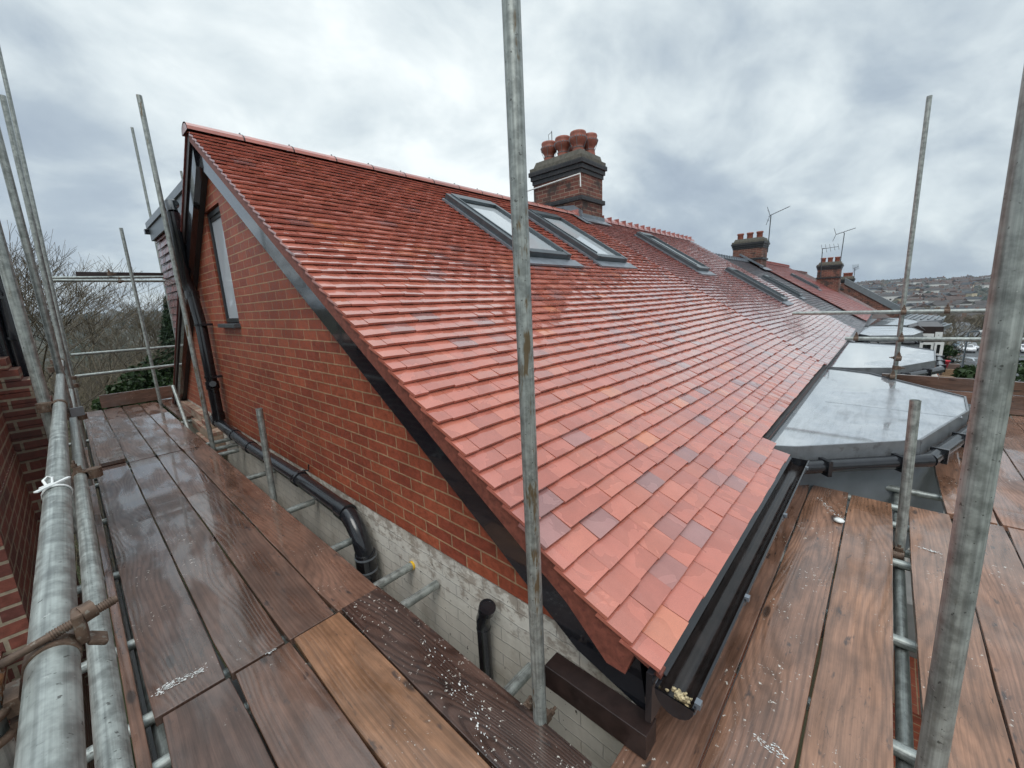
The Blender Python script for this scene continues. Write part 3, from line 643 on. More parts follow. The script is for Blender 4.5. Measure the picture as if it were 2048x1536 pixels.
# ------------------------------------------------------------------ bay roofs
def bay(parent, pts, z, drop=.12, detail=False, pale=False, wall=True, n='bay_roof', gut=True):
    mb = MB(); P = [Vector((x, y, z)) for x, y in pts]; ctr = sum(P, Vector()) / len(P)
    mb.prism(P, (0, 0, -.02)); r = mb.build(n, M_GRP, parent)
    mb = MB()
    for a, b in zip(P[:-1], P[1:]):
        t = (b - a).normalized(); s = t.cross(Vector((0, 0, 1)));
        if s.dot(a - ctr) < 0: s = -s
        mb.obox(a, t, s, (0, 0, 1), (-.002, (b - a).length + .002), (.001, .016), (-drop, .012))
    mb.build('trim', M_GRPEDGE, r)
    if detail:
        mb = MB(); mb.obox((P[3].x - .28, P[3].y + .05, z), (.08, 1, 0), (1, -.08, 0), (0, 0, 1), (0, .95), (0, .05), (0, .0022)); mb.build('seam', M_GRP, r)
    mb = MB()
    if gut:
        for a, b in zip(P[:-1], P[1:]):
            t = (b - a).normalized(); s = t.cross(Vector((0, 0, 1)))
            if s.dot(a - ctr) < 0: s = -s
            o = s * .075 + Vector((0, 0, -drop - .005)); mb.tube([a + o - t * .02, b + o + t * .02], .05, 12)
            L = (b - a).length; k = .15
            while k < L: mb.obox(a + o + t * k, t, s, (0, 0, 1), (0, .03), (-.04, .062), (-.058, .055)); k += .55
        mb.build('gutter', M_BLACK, r)
    if wall:
        mb = MB(); q = [ctr + (p - ctr) * .955 for p in P]; q = [Vector((p.x, p.y, z - .03)) for p in q]; q[0].y = max(q[0].y, .65); q[-1].y = max(q[-1].y, .65)
        mb.prism(q, (0, 0, -1.0 if not pale else -6)); mb.build('bay_wall', M_RENDER, r)
    return r
bay(H, [(3.40, .60), (3.50, .40), (4.15, -.27), (5.36, -.62), (6.02, -.66), (7.16, .10), (7.4, .6)], .33, detail=True)
MB().box((3.4, .572, .2), (7.4, .60, .40)).build('dark_strip', M_MATTBLK, H)  # matt dark strip under the tile ends along the bay roof

# ------------------------------------------------------------------ chimneys
def chimney(root, x0, y0, x1, y1, zb, zc, pots, name='chimney', as_part=False, old=False, detail=True):
    p = MB(); p.box((x0, y0, zb), (x1, y1, zc - .30)); b = p.build('stack', M_OLDBRICK, root)
    m_ = MB(); f = (zc - zb)
    for zz, ex, h in ((zc - .80, .045, .085), (zc - .30, .02, .078), (zc - .22, .045, .083), (zc - .135, .075, .085)): m_.box((x0 - ex, y0 - ex, zz), (x1 + ex, y1 + ex, zz + h))
    m_.build('corbel_band', M_ENGBRICK, root, bevel=.006)
    m_ = MB(); m_.box((x0 - .05, y0 - .05, zc - .05), (x1 + .05, y1 + .05, zc + .02)); 
    a, c = .0, .14; z0, z1 = zc + .02, zc + .14
    lo = [(x0 - a, y0 - a, z0), (x1 + a, y0 - a, z0), (x1 + a, y1 + a, z0), (x0 - a, y1 + a, z0)]; hi = [(x0 + .03, y0 + .03, z1), (x1 - .03, y0 + .03, z1), (x1 - .03, y1 - .06, z1), (x0 + .03, y1 - .06, z1)]
    m_.add(lo + hi, [(0, 1, 5, 4), (1, 2, 6, 5), (2, 3, 7, 6), (3, 0, 4, 7), (4, 5, 6, 7)]); m_.build('flaunching', M_MORTAR, root)
    return b
C1 = thing('chimney_stack', 'large sooty brick chimney with rolled terracotta pots rising from the near red roof', 'chimney', (7.7, 5.2, 2.6))
chimney(C1, 7.29, 4.67, 8.10, 5.86, 2.2, 4.19, 0)
def pot(root, x, y, z, s=1.0, roll=True, seg=22):
    pr = [(.125, 0), (.12, .10), (.105, .20), (.115, .23), (.16, .29), (.17, .33), (.165, .37), (.155, .40), (.165, .43), (.155, .46), (.12, .46), (.11, .40)] if roll else [(.12, 0), (.115, .22), (.135, .24), (.135, .30), (.10, .30), (.09, .2)]
    mb = MB(); mb.lathe((x, y, z), [(r * s, h * s) for r, h in pr], seg); o = mb.build('chimney_pot', M_POT, root)
    if roll:
        mb = MB(); mb.tube([(x + .112 * s * math.cos(a), y + .112 * s * math.sin(a), z + .17 * s) for a in np.linspace(0, 2 * math.pi, 25)], .006, 6, cap=False)
        for k in range(22):
            a = 2 * math.pi * k / 22; mb.box((x + .172 * s * math.cos(a) - .009, y + .172 * s * math.sin(a) - .009, z + .335 * s), (x + .172 * s * math.cos(a) + .009, y + .172 * s * math.sin(a) + .009, z + .355 * s))
        for k in range(4): a = k * 1.57 + .4; mb.tube([(x + .115 * s * math.cos(a), y + .115 * s * math.sin(a), z + .16 * s), (x + .18 * s * math.cos(a), y + .18 * s * math.sin(a), z + .33 * s)], .005, 6)
        mb.build('bird_guard', M_FRAMEL, o)
for x, y in ((7.66, 5.70), (7.66, 5.34), (7.66, 4.97), (7.97, 4.90), (7.97, 5.45)): pot(C1, x, y, 4.31)
mb = MB()
a, b, c = (7.27, 5.95, 3.82), (7.245, 4.66, 3.86), (7.245, 4.655, 3.62)
mb.tube([a, b, c], .014, 8); mb.tube([a, (7.27, 6.4, 3.8)], .014, 8); mb.tube([(7.25, 5.93, 3.55), (7.25, 6.4, 3.72)], .008, 6); mb.build('aerial_cable', M_WHITEP, C1)
mb = MB()                                            # lead flashings round the stack
def rz(y, h=0): return .535 + .6443 * (y - .764) + h
mb.prism([(7.25, 4.64, rz(4.64, .0)), (7.25, 4.83, rz(4.83, 0)), (7.25, 5.45, 3.25), (7.25, 5.35, 3.36), (7.25, 4.83, rz(4.83, .16)), (7.25, 4.64, rz(4.64, .15))], (.034, 0, 0))
mb.obox((7.2, 4.64, rz(4.64, .03)), (1, 0, 0), (0, .8395, .5433), (0, -.5433, .8395), (-.0, .96), (-.2, .0), (-.006, .008)); mb.box((7.26, 4.63, 2.9), (8.13, 4.665, 3.13)); mb.obox((7.06, 4.4, rz(4.4, .015)), (1, 0, 0), (0, .8395, .5433), (0, -.5433, .8395), (0, .2), (0, .52), (0, .006))
mb.build('flashing', M_LEAD, C1)
mb = MB(); p = atx(1104, 290, 7.7); mb.tube([p + Vector((0, 0, -.4)), p + Vector((0, 0, .27))], .009, 6); mb.tube([p + Vector((0, .0, .25)), p + Vector((0, .09, .22)), p + Vector((0, .08, .12))], .005, 6); mb.build('aerial_stub', M_WIRE, C1)

# ------------------------------------------------------------------ the next houses of the terrace
def prof_house(name, label, x0, x1, dz, mat, tones, gauge=.1, w=.165, wins=(), ridge=True, jit=.8, cutlow=.17, loc=None, wallm=M_RENDER, front_z=None):
    h = thing(name, label, 'house', ((x0 + x1) / 2, 4.8, gz((x0 + x1) / 2, 2)), 'terrace houses beyond the end house')
    mb = MB(); roof_tiles(mb, x0, x1, cutlow, _arc[-1], dz=dz, gauge=gauge, w=w, tonef=tones, jit=jit); mb.build('roof_tiling', mat, h)
    deck(h, x0, x1, dz, mat=mat, y0=.56)
    mb = MB(); mb.box((x0 + .001, .75, gz(x0, 2) - 2), (x1 - .001, 9.0, .05 + dz)); mb.prism([(x0 + .02, .75, .05 + dz), (x0 + .02, 9.0, .05 + dz), (x0 + .02, 4.83, 3.0 + dz)], (x1 - x0 - .04, 0, 0)); mb.build('wall', wallm, h)
    if ridge:
        mb = MB(); x = x0
        while x < x1 - .1:
            ring = [Vector((x, 4.815 - math.cos(math.pi * k / 8) * .13, 3.085 + dz + math.sin(math.pi * k / 8) * .12)) for k in range(9)]
            r2 = [q + Vector((.30, 0, -.008)) for q in ring]; n = 9; mb.add(ring + r2, [(i, i + 1, n + i + 1, n + i) for i in range(8)], tone=(random.uniform(.4, .8), random.random(), random.random()))
            mb.box((x - .012, 4.68, 3.08 + dz), (x + .0, 4.95, 3.21 + dz)); x += .33
        mb.build('ridge_tiles', mat if mat != M_SLATE else M_LEAD, h)
    for wv in wins: roof_window(h, *wv, dz=dz)
    return h
tB = lambda x, c: (random.uniform(0, 1), random.random(), random.random())
HB = prof_house('terrace_house', 'terrace house with plain pinkish red roof and two roof windows behind the big chimney', 7.204, 13.75, 0, M_TILE2, tB, wins=((8.95, 9.68, 2.98, 4.34), (11.45, 12.12, 1.86, 3.14)))
bay(HB, [(7.5, .6), (7.55, .30), (7.78, -.13), (8.76, -.60), (10.15, -.67), (10.85, -.25), (11.2, .52), (11.2, .6)], .325)
HC = prof_house('terrace_house', 'terrace house with dark slate-grey roof and a slim roof window, past the pink roof', 13.76, 21.4, -.35, M_SLATE, tB, gauge=.12, w=.2, wins=((17.6, 18.2, 2.35, 3.55),), ridge=True)
HD = prof_house('terrace_house', 'terrace house with dull red roof and a narrow roof window, past the slate roof', 21.41, 30.5, -.27, M_TILE3, tB, gauge=.12, w=.2, wins=((24.6, 25.2, 2.6, 3.75),), ridge=True)
HE = prof_house('terrace_house', 'terrace house with weathered brown roof and pale coping, farthest of the row', 30.52, 38, -.5, M_TILE4, tB, gauge=.15, w=.25)
mb = MB()
a, b = atx(1690, 559, 33), atx(1822, 628, 33)
mb.prism([a, b, b + Vector((0, 0, -.75)), a + Vector((0, 0, -.75))], (.35, 0, 0)); par = mb.build('parapet', M_OLDBRICK, HE)
mb = MB(); mb.prism([a + Vector((-.05, 0, .1)), b + Vector((-.05, 0, .1)), b + Vector((-.05, 0, -.28)), a + Vector((-.05, 0, -.28))], (.5, 0, 0)); mb.build('coping', M_FRAMEL, par)
# flat bay roofs of those houses
def bay_px(parent, pts, z, **k): return bay(parent, [tuple(atz(px, py, z))[:2] for px, py in pts], z, **k)
bay_px(HC, [(1718, 668), (1740, 672), (1825, 671), (1845, 664), (1826, 656), (1790, 652), (1738, 652)], .05, drop=.2)
bay_px(HD, [(1738, 650), (1755, 650), (1812, 651), (1836, 645), (1833, 641), (1798, 636), (1757, 636)], -.12, drop=.2)
HF = thing('house', 'dark timbered house with white framed windows and ribbed flat roofs below the row', 'house', (24, -2.5, -8))
for zz, pts in ((-.25, [(1800, 640), (1832, 643), (1885, 640), (1890, 634), (1860, 630), (1825, 629)]), (-.45, [(1836, 645), (1850, 655), (1880, 656), (1902, 649), (1885, 643), (1840, 642)])):
    P = [atz(px, py, zz) for px, py in pts]; mb = MB(); mb.prism(P, (0, 0, -.16)); r = mb.build('flat_roof', M_SLATEW, HF)
    mb = MB(); A, B_, C_, D_ = P[0], P[1], P[3], P[-1]
    for k in range(7):
        q = k / 6; mb.tube([P[0].lerp(P[2], q) + Vector((0, 0, .03)), P[-1].lerp(P[3], q) + Vector((0, 0, .03))], .04, 5)
    mb.build('roof_rib', M_FRAMEL, r)
Xw = 22.3; a = atx(1835, 653, Xw); b = atx(1888, 655, Xw); mb = MB()
mb.box((Xw, b.y, -8), (Xw + 3, a.y, a.z)); hw = mb.build('wall', M_TIMBER, HF)
for (pa, pb) in (((1842, 667), (1867, 677)), ((1871, 664), (1884, 676)), ((1840, 684), (1866, 708)), ((1868, 684), (1884, 712))):
    A, B_ = atx(pa[0], pa[1], Xw), atx(pb[0], pb[1], Xw); mb = MB(); w = .09
    y0, y1, z0, z1 = B_.y, A.y, B_.z, A.z
    mb.box((Xw - .06, y0, z0), (Xw - .001, y0 + w, z1)); mb.box((Xw - .06, y1 - w, z0), (Xw - .001, y1, z1)); mb.box((Xw - .06, y0 + w, z1 - w), (Xw - .001, y1 - w, z1)); mb.box((Xw - .06, y0 + w, z0), (Xw - .001, y1 - w, z0 + w)); wo = mb.build('window', M_WHITEP, HF)
    MB().box((Xw - .03, y0 + w, z0 + w), (Xw - .012, y1 - w, z1 - w)).build('pane', M_BLIND if z0 < -2.2 else M_GLASSD, wo)
# brown porch canopy over it
A = [atx(1836, 651, 21.5), atx(1852, 662, 21.5), atx(1842, 664, 21.5), atx(1818, 656, 21.5)]
mb = MB(); mb.prism(A, (1.6, 0, 0)); mb.build('canopy', M_TIMBER, HF)

def chimney_px(X, pc, pl, pr_, pyb, pyc, label, depthw, npots=3, mast=None):
    c = atx(pc[0], pc[1], X); l = atx(pl[0], pl[1], X); r = aty(pr_[0], pr_[1], c.y); zc = atx(pc[0], pyc, X).z; zb = atx(pc[0], pyb, X).z - 1.2
    root = thing('chimney_stack', label, 'chimney', (X, c.y, zb), 'chimneys along the terrace')
    x1 = min(r.x, X + depthw); chimney(root, X, c.y, x1, l.y, zb, zc, 0)
    for k in range(npots): pot(root, X + .3, c.y + .2 + (l.y - c.y - .4) * k / (npots - 1), zc + .1, 1.0, roll=False, seg=14)
    return root, c, l, zc
r2, c2, l2, zc2 = chimney_px(20.9, (1523, 520), (1466, 500), (1536, 525), 530, 480, 'sooty brick chimney with three short pots between the slate and dull red roofs', 1.0)
mb = MB(); mb.obox((20.8, c2.y - .05, 3.156 - .35 - .6443 * (4.83 - c2.y) + .03), (1, 0, 0), (0, .8395, .5433), (0, -.5433, .8395), (-.25, 1.2), (-.25, .05), (0, .02)); mb.obox((20.6, c2.y - .1, 3.156 - .35 - .6443 * (4.83 - c2.y) + .03), (1, 0, 0), (0, .8395, .5433), (0, -.5433, .8395), (0, .28), (0, 1.1), (0, .06)); mb.build('flashing', M_LEAD, r2)
r3, c3, l3, zc3 = chimney_px(30.4, (1680, 545), (1636, 530), (1688, 545), 560, 527, 'sooty brick chimney with three plain pots beside the brown weathered roof', 1.0)
r4, c4, l4, zc4 = chimney_px(39, (1706, 565), (1682, 560), (1711, 567), 580, 556, 'small dark chimney farthest along the terrace beside a loop aerial', 1.0)
def aerial(X, base, top, boom, label, reflect=True, nd=7, up=.22, r=.016, tilt=None):
    b, t = atx(*base, X), atx(*top, X); root = thing('tv_aerial', label, 'aerial', b, 'aerials on the terrace chimneys')
    MB().tube([b, t], r, 7).build('mast', M_WIRE, root)
    p, q = atx(*boom[0], X), atx(*boom[1], X); mb = MB(); mb.tube([p, q], r * .75, 6); mb.tube([t, p.lerp(q, .35)], r * .6, 5); mb.build('boom', M_WIRE, root)
    mb = MB(); ax = Vector((.8, .0, up)) if tilt is None else Vector(tilt)
    for k in range(nd):
        c = p.lerp(q, k / (nd - 1)); L = .16 + .10 * (1 - k / nd); mb.tube([c - ax.normalized() * L, c + ax.normalized() * L], r * .42, 4)
    if reflect:
        for s in (-1, 1): mb.tube([p, p + Vector((0, .12, .36 * s))], r * .5, 4); mb.tube([p + Vector((.2, .06, .18 * s)), p + Vector((-.2, .06, .18 * s))], r * .4, 4)
    mb.build('elements', M_WIRE, root)
aerial(20.95, (1535, 505), (1542, 430), ((1540, 431), (1579, 413)), 'tall aerial with grid reflector and rising boom beside the nearer distant chimney', nd=9, r=.02)
aerial(30.3, (1641, 556), (1645, 497), ((1644, 498), (1677, 493)), 'aerial with slanted rods on a thin mast left of its chimney', reflect=False, nd=5, tilt=(.2, .25, 1.0), r=.02)
aerial(30.6, (1681, 522), (1689, 466), ((1672, 469), (1711, 456)), 'aerial with long curved boom on the tallest thin mast', nd=8, r=.022)
aerial(39, (1708, 556), (1710, 536), ((1706, 537), (1717, 533)), 'small loop aerial above the farthest chimney', nd=6, tilt=(.2, .2, 1), r=.02, reflect=False)
# ------------------------------------------------------------------ building across the passage, left
NB = thing('brick_building', 'old red brick building with stepped corbelled gable behind the scaffold poles at the left', 'building', (-1.5, 4, -6))
mb = MB(); mb.box((-3.5, 4.4, -6), (-.28, 4.72, .98)); mb.box((-3.5, 4.72, -6), (-.95, 8.5, .98)); mb.box((-3.5, 2.98, -6), (-.37, 4.4, .62)); mb.box((-3.5, -3, -6), (-.40, 2.98, .18)) if False else None
mb.box((-3.5, 1.2, -6), (-.47, 2.98, -.05))
for k, (xr, zt) in enumerate(((-.17, .62), (-.19, .70), (-.155, .78), (-.175, .86), (-.15, .94), (-.18, 1.02), (-.22, 1.10), (-.26, 1.18), (-.30, 1.26), (-.34, 1.34), (-.40, 1.42))):
    mb.box((-3.4, 4.39 - .001 * k, zt - .08), (xr, 4.70 - .001 * k, zt - .004))
mb.box((-3.4, 4.41, .1), (-.2, 4.69, .54)); mb.box((-3.4, 2.995, .62), (-.375, 4.38, 1.35)); mb.build('wall', M_SIDEBRICK, NB)
MB().box((-.21, 4.37, .30), (-.16, 4.385, .36)).build('pale_brick', mat_simple('pale_brick', (.45, .30, .13), .6), NB)
mb = MB(); mb.tube([(-.33, 4.9, .8), (-.33, 4.9, 3.2)], .055, 16); mb.tube([(-.44, 4.95, .8), (-.46, 4.95, 2.2)], .07, 16); mb.tube([(-.45, 4.8, 1.75), (-.35, 4.82, 1.7), (-.33, 4.86, 1.45)], .04, 12)
mb.tube([(-.24, 4.85, .9), (-.24, 4.85, 1.9), (-.30, 4.85, 2.2)], .05, 14)
for z in (1.2, 1.5, 1.8, 2.0): mb.tube([(-.33, 4.9, z), (-.33, 4.9, z + .03)], .064, 16); mb.tube([(-.24, 4.85, z - .13), (-.24, 4.85, z - .11)], .058, 14)
mb.build('drain_pipe', M_BLACK, NB)
mb = MB(); mb.tube([(-.40, 4.8, 1.86), (-.29, 4.75, 1.72)], .009, 6); mb.lathe((-.29, 4.75, 1.69), [(.0, 0), (.02, .01), (.02, .03), (0, .04)], 10); mb.build('fixing', M_FRAMEL, NB)

# ------------------------------------------------------------------ scaffold boards
GB = 'scaffold boards of the walkways'
def board(lo, hi, axis, tone, label, z=0, name='scaffold_board', th=.038, sp=.1, chip=True):
    """one plank: lo/hi are (x,y); axis 'x' or 'y' = its length; tone 0 dark .. 1 golden"""
    (x0, y0), (x1, y1) = lo, hi; mb = MB(); off = random.random(); tn = (tone, off, sp)
    L = (x1 - x0) if axis == 'x' else (y1 - y0); n = max(2, int(L / .25)); ws = []
    def P(a, b, c):                                  # a along, b across
        return (x0 + a, y0 + b, c) if axis == 'x' else (x0 + b, y0 + a, c)
    Wd = (y1 - y0) if axis == 'x' else (x1 - x0); vs = []; ja = random.gauss(0, .002); jb = random.gauss(0, .002)
    for i in range(n + 1):
        a = L * i / n; e0 = random.gauss(0, .0011); e1 = random.gauss(0, .0011); c = .006 if i in (0, n) and chip else 0
        up = .002 * math.sin(i * 1.7 + off * 9) + (ja * (1 - i / n) + jb * i / n)
        vs += [P(a, e0 + c, z + up), P(a, Wd + e1 - c, z + up), P(a, Wd + e1 - c, z - th), P(a, e0 + c, z - th)]
    fs = []; uvs = []
    for i in range(n):
        b = 4 * i; a0, a1 = L * i / n, L * (i + 1) / n
        q = [(b, b + 4, b + 5, b + 1), (b + 1, b + 5, b + 6, b + 2), (b + 2, b + 6, b + 7, b + 3), (b + 3, b + 7, b + 4, b)]
        u = [[(a0, 0), (a1, 0), (a1, Wd), (a0, Wd)], [(a0, Wd), (a1, Wd), (a1, Wd + th), (a0, Wd + th)], [(a0, 0), (a1, 0), (a1, Wd), (a0, Wd)], [(a0, th), (a1, th), (a1, 0), (a0, 0)]]
        if axis == 'y': q = [tuple(reversed(f)) for f in q]; u = [list(reversed(k)) for k in u]
        fs += q; uvs += u
    e = 4 * n; f1, f2 = (0, 1, 2, 3), (e + 3, e + 2, e + 1, e)
    if axis == 'y': f1, f2 = f1[::-1], f2[::-1]
    fs += [f1, f2]; uvs += [[(0, 0), (0, Wd), (.038, Wd), (.038, 0)]] * 2
    mb.add(vs, fs, tone=tn, uvs=uvs)
    return tag(mb.build(name, M_BOARD, bevel=.0025), label, 'board', GB)
# near row of the side walkway
for x0, x1, y0, y1, tn, sp, lb in ((-.012, .217, .56, 1.874, .18, .1, 'dark purplish wet board nearest the rail in the near row of the side walkway'),
    (.224, .453, .56, 1.877, .42, .1, 'reddish brown wet board left of the golden board in the near row'),
    (.460, .686, .56, 1.878, .86, .0, 'golden orange brown board in the near row of the side walkway'),
    (.693, .912, .56, 1.915, .12, .9, 'dark board with bold grain rings and white paint spots beside the side gap')):
    board((x0, y0), (x1, y1), 'y', tn, lb, sp=sp)
for x0, x1, tn, sp, lb in ((-.032, .205, .2, .25, 'middle-row board next to the guard rail with a white paint smear at its near end'), (.213, .438, .34, .1, 'second board from the guard rail in the middle row of the side walkway'),
    (.446, .666, .38, .0, 'third board from the guard rail in the middle row, dark and shiny'), (.674, .903, .5, .1, 'warm brown board along the wall gap in the middle row of the side walkway')):
    board((x0, 1.888), (x1, 5.765), 'y', tn, lb, sp=sp)
for x0, x1, tn, lb in ((-.03, .205, .25, 'far-row board beneath the short rough board offcut'), (.213, .438, .3, 'far-row board second from the guard rail'), (.446, .664, .33, 'far-row board third from the guard rail, bright with sky sheen'), (.674, .903, .45, 'far-row board by the brick corbel at the wall side')):
    board((x0, 5.782), (x1, 9.66), 'y', tn, lb, sp=.05)
board((.005, 5.80), (.205, 7.45), 'y', .3, 'short weathered board offcut lying on the far row by the rail', z=.042, sp=.0)
board((.95, 7.7), (1.15, 10.2), 'y', .35, 'narrow board behind the corner pole at the far end of the walkway', z=-.002)
def vboard(p0, p1, z0, z1, th, tone, label):
    p0, p1 = Vector(p0), Vector(p1); t = (p1 - p0).normalized(); s = t.cross(Vector((0, 0, 1))); L = (p1 - p0).length; mb = MB(); o = random.random()
    vs = []; P = lambda a, b, c: p0 + t * a + s * b + Vector((0, 0, c))
    vs = [P(a, b, c) for c in (z0, z1) for b in (0, th) for a in (0, L)]
    fs = [(0, 1, 5, 4), (2, 6, 7, 3), (4, 5, 7, 6), (0, 2, 3, 1), (0, 4, 6, 2), (1, 3, 7, 5)]; h = z1 - z0
    uvs = [[(0, 0), (L, 0), (L, h), (0, h)], [(0, 0), (0, h), (L, h), (L, 0)], [(0, 0), (L, 0), (L, th), (0, th)], [(0, 0), (0, th), (L, th), (L, 0)], [(0, 0), (h, 0), (h, th), (0, th)], [(0, 0), (th, 0), (th, h), (0, h)]]
    mb.add(vs, fs, tone=(tone, o, 0), uvs=uvs); return tag(mb.build('toe_board', M_BOARD, bevel=.003), label, 'board', 'toe boards on edge')
q0, q1 = aty(201, 806, 9.75), aty(350, 790, 9.75)
vboard((q0.x, 9.75, 0), (q1.x + .5, 9.75, 0), .01, .235, -.038, .45, 'toe board on edge across the far end of the side walkway')
vboard((-.058, -.2, 0), (-.058, 8.7, 0), -.24, -.03, -.038, .42, 'long brown board on edge under the left guard rails')
vboard((6.96, -.03, 0), (6.96, -3.6, 0), .222, .372, -.038, .42, 'upper toe board on edge beyond the grey bay roof')
vboard((6.95, -.08, 0), (6.95, -3.6, 0), .003, .218, -.038, .5, 'lower toe board on edge resting on the far boards beyond the bay roof')
def smear(pts, n, w, label_, seed):
    R = random.Random(seed); mb = MB(); P = [atz(px, py, .0045) for px, py in pts]
    for k in range(n):
        q = R.random() * (len(P) - 1); i = int(q); c = P[i].lerp(P[i + 1], q - i) + Vector((R.gauss(0, w), R.gauss(0, w), 0)); r = R.uniform(.0008, .0034) * (1.7 if R.random() < .1 else 1); a0 = R.uniform(0, 6.28); m = R.randint(5, 7); e = R.uniform(.5, 1)
        d = (P[i + 1] - P[i]).normalized(); s_ = Vector((-d.y, d.x, 0))
        mb.add([c + d * (math.cos(a0 + 6.28 * j / m) * r * 1.6 * R.uniform(.6, 1.2)) + s_ * (math.sin(a0 + 6.28 * j / m) * r * e * R.uniform(.6, 1.2)) for j in range(m)] , [tuple(range(m))])
    o = mb.build('plaster_marks', M_WHITEP); return tag(o, label_, 'plaster marks', kind='stuff')
smear([(316, 1386), (345, 1366), (375, 1352), (404, 1340)], 190, .009, 'white scraped plaster marks across the near end of the board beside the rail', 1)
smear([(533, 1307), (552, 1297)], 26, .003, 'small white plaster dab at the joint of the reddish brown board', 2)
smear([(1640, 995), (1662, 1020), (1690, 1040)], 80, .012, 'white plaster marks near the far end of the middle eaves board', 3)
smear([(1520, 1483), (1545, 1497), (1570, 1515)], 60, .011, 'white plaster streak at the near end of the middle eaves board', 4)
smear([(1840, 1094), (1875, 1105)], 46, .008, 'white plaster marks beside the thick pole', 5)
smear([(850, 1270), (900, 1350), (950, 1420), (975, 1500)], 75, .024, 'white plaster spots sprinkled on the dark grained board', 6)
# eaves walkway
for y0, y1, x1, tn, sp, lb in ((.302, .512, 3.66, .52, .15, 'eaves board tucked under the black gutter'), (.073, .294, 3.67, .66, .35, 'middle board of the eaves walkway, scratched and splashed with plaster'), (-.160, .064, 3.64, .72, .2, 'right board of the eaves walkway along the open slot')):
    board((-.25, y0), (x1, y1), 'x', tn, lb, sp=sp)
for y0, y1, tn, lb in ((-.436, -.236, .72, 'scratched board just right of the open slot, crossed by the thick pole'), (-.662, -.444, .66, 'board right of the thick pole at the frame edge'), (-.892, -.668, .6, 'outer board of the eaves walkway, mostly cut by the right frame edge'), (-1.12, -.9, .6, 'outermost near board of the eaves walkway')):
    board((-.25, y0), (3.66, y1), 'x', tn, lb, sp=.15)
for y0, y1, tn, lb in ((-.645, -.418, .66, 'far eaves board beside the bay gutter, light brown'), (-.885, -.652, .6, 'far eaves board second from the bay gutter'), (-1.12, -.892, .55, 'far eaves board third from the bay gutter'), (-1.36, -1.127, .6, 'far eaves board outermost beyond the bay')):
    board((3.69, y0), (6.94, y1), 'x', tn, lb, sp=.15)
# pieces of timber and foam at the corner
tm = MB(); tm.box((1.022, .432, .004), (1.102, .842, .100)); tag(tm.build('timber_block', [M_TIMBER], bevel=.002), 'dark stained timber block lying across the corner under the gutter end', 'timber')
mb = MB(); mb.box((1.02, .4312, .006), (1.10, .4318, .098)); 
fm = MB()
for k in range(26):
    c = Vector((1.068 + random.uniform(-.004, .026), .356 + random.gauss(0, .012), .258 + random.uniform(-.012, .022))); r = random.uniform(.004, .009) if k > 2 else random.uniform(.013, .018)
    seg = 7; vs = []; 
    for i in range(1, 5):
        for j in range(seg): a = math.pi * i / 5; b = 2 * math.pi * j / seg; vs.append(c + Vector((math.sin(a) * math.cos(b), math.sin(a) * math.sin(b), math.cos(a))) * r * random.uniform(.55, 1.35))
    fs = [(i * seg + j, (i + 1) * seg + j, (i + 1) * seg + (j + 1) % seg, i * seg + (j + 1) % seg) for i in range(3) for j in range(seg)] + [tuple(range(seg)), tuple(range(3 * seg, 4 * seg))[::-1]]
    fm.add(vs, fs, smooth=True)
tag(fm.build('foam_lump', M_FOAM), 'yellowish crumbled foam lump stuffed into the open end of the black gutter', 'foam')
fm = MB(); c = atz(1678, 1043, .008); fm.lathe(c, [(.0, 0), (.026, .002), (.03, .01), (.02, .018), (0, .02)], 9); tag(fm.build('mortar_lump', M_WHITEP), 'small white lump of plaster on the middle eaves board', 'debris')

# ------------------------------------------------------------------ scaffold tubes
GT = 'galvanised scaffold tubes'
def pole(p, q, label, cat='scaffold pole', r=.02415, rust=0., seg=20, ext0=0, ext1=0, name='scaffold_pole', tone=.5):
    p, q = Vector(p), Vector(q); t = (q - p).normalized(); p = p - t * ext0; q = q + t * ext1
    n = max(2, int((q - p).length / .5)); path = [p.lerp(q, i / n) for i in range(n + 1)]
    mb = MB(); mb.tube(path, r, seg, hollow=True, tone=(tone, random.random(), rust)); return tag(mb.build(name, M_GALV), label, cat, GT)
pole(Vector((.908, .777, 0)), atx(1022, 0, .905), 'upright pole in the middle of the picture, speckled with rust, in front of the roof', ext0=1.2, ext1=.6, rust=.35)
pole(atd(1861, 1536, 1.155), atd(1974, 850, 1.155), 'thick upright pole nearest the camera on the right side', ext0=.9, ext1=1.6, seg=28, rust=.1)
p0 = atx(1787, 765, 6.86); pole(p0, atx(1859, 192, 6.86), 'tall upright pole rising beyond the bay roof into open sky on the right', ext0=1.2, rust=.1)
pole(atz(1800, 1085, 0), atx(1831, 800, 3.12), 'short cut-off upright pole in the slot beside the bay gutter', ext0=1.0)
pole(atz(425, 890, 0), atx(278, 191, .934), 'tall upright pole standing against the black pipe of the gable', ext0=1.2, rust=.3)
pole(atz(321, 806, 0), atx(242, 456, .93), 'upright pole at the far end of the side walkway ending below the dormer', ext0=1.2)
pole(atz(372, 845, 0), atx(346, 772, .95), 'short stub pole beside the far corner of the gable', ext0=1.0)
pole(atz(547, 995, 0), atx(518, 817, .926), 'short stub pole standing in the gap by the long drain pipe', ext0=1.0)
q = atd(309, 470, 11.5); pole(q + Vector((0, 0, -1.5)) * 0 + (q - atd(264, 255, 11.5)).normalized() * 2.2, atd(264, 255, 11.5), 'thin upright pole rising behind the dormer roof', )
q = atd(372, 390, 12.5); pole(q + (q - atd(362, 342, 12.5)).normalized() * 1.5, atd(362, 342, 12.5), 'tip of a pole just showing behind the roof apex')
A0, A1 = atd(110, 880, 3.25), atd(2, 500, 3.25); pole(A0, A1, 'thick upright pole crossing the old brick building on the left', ext0=1.0, ext1=1.2, rust=.1, seg=24)
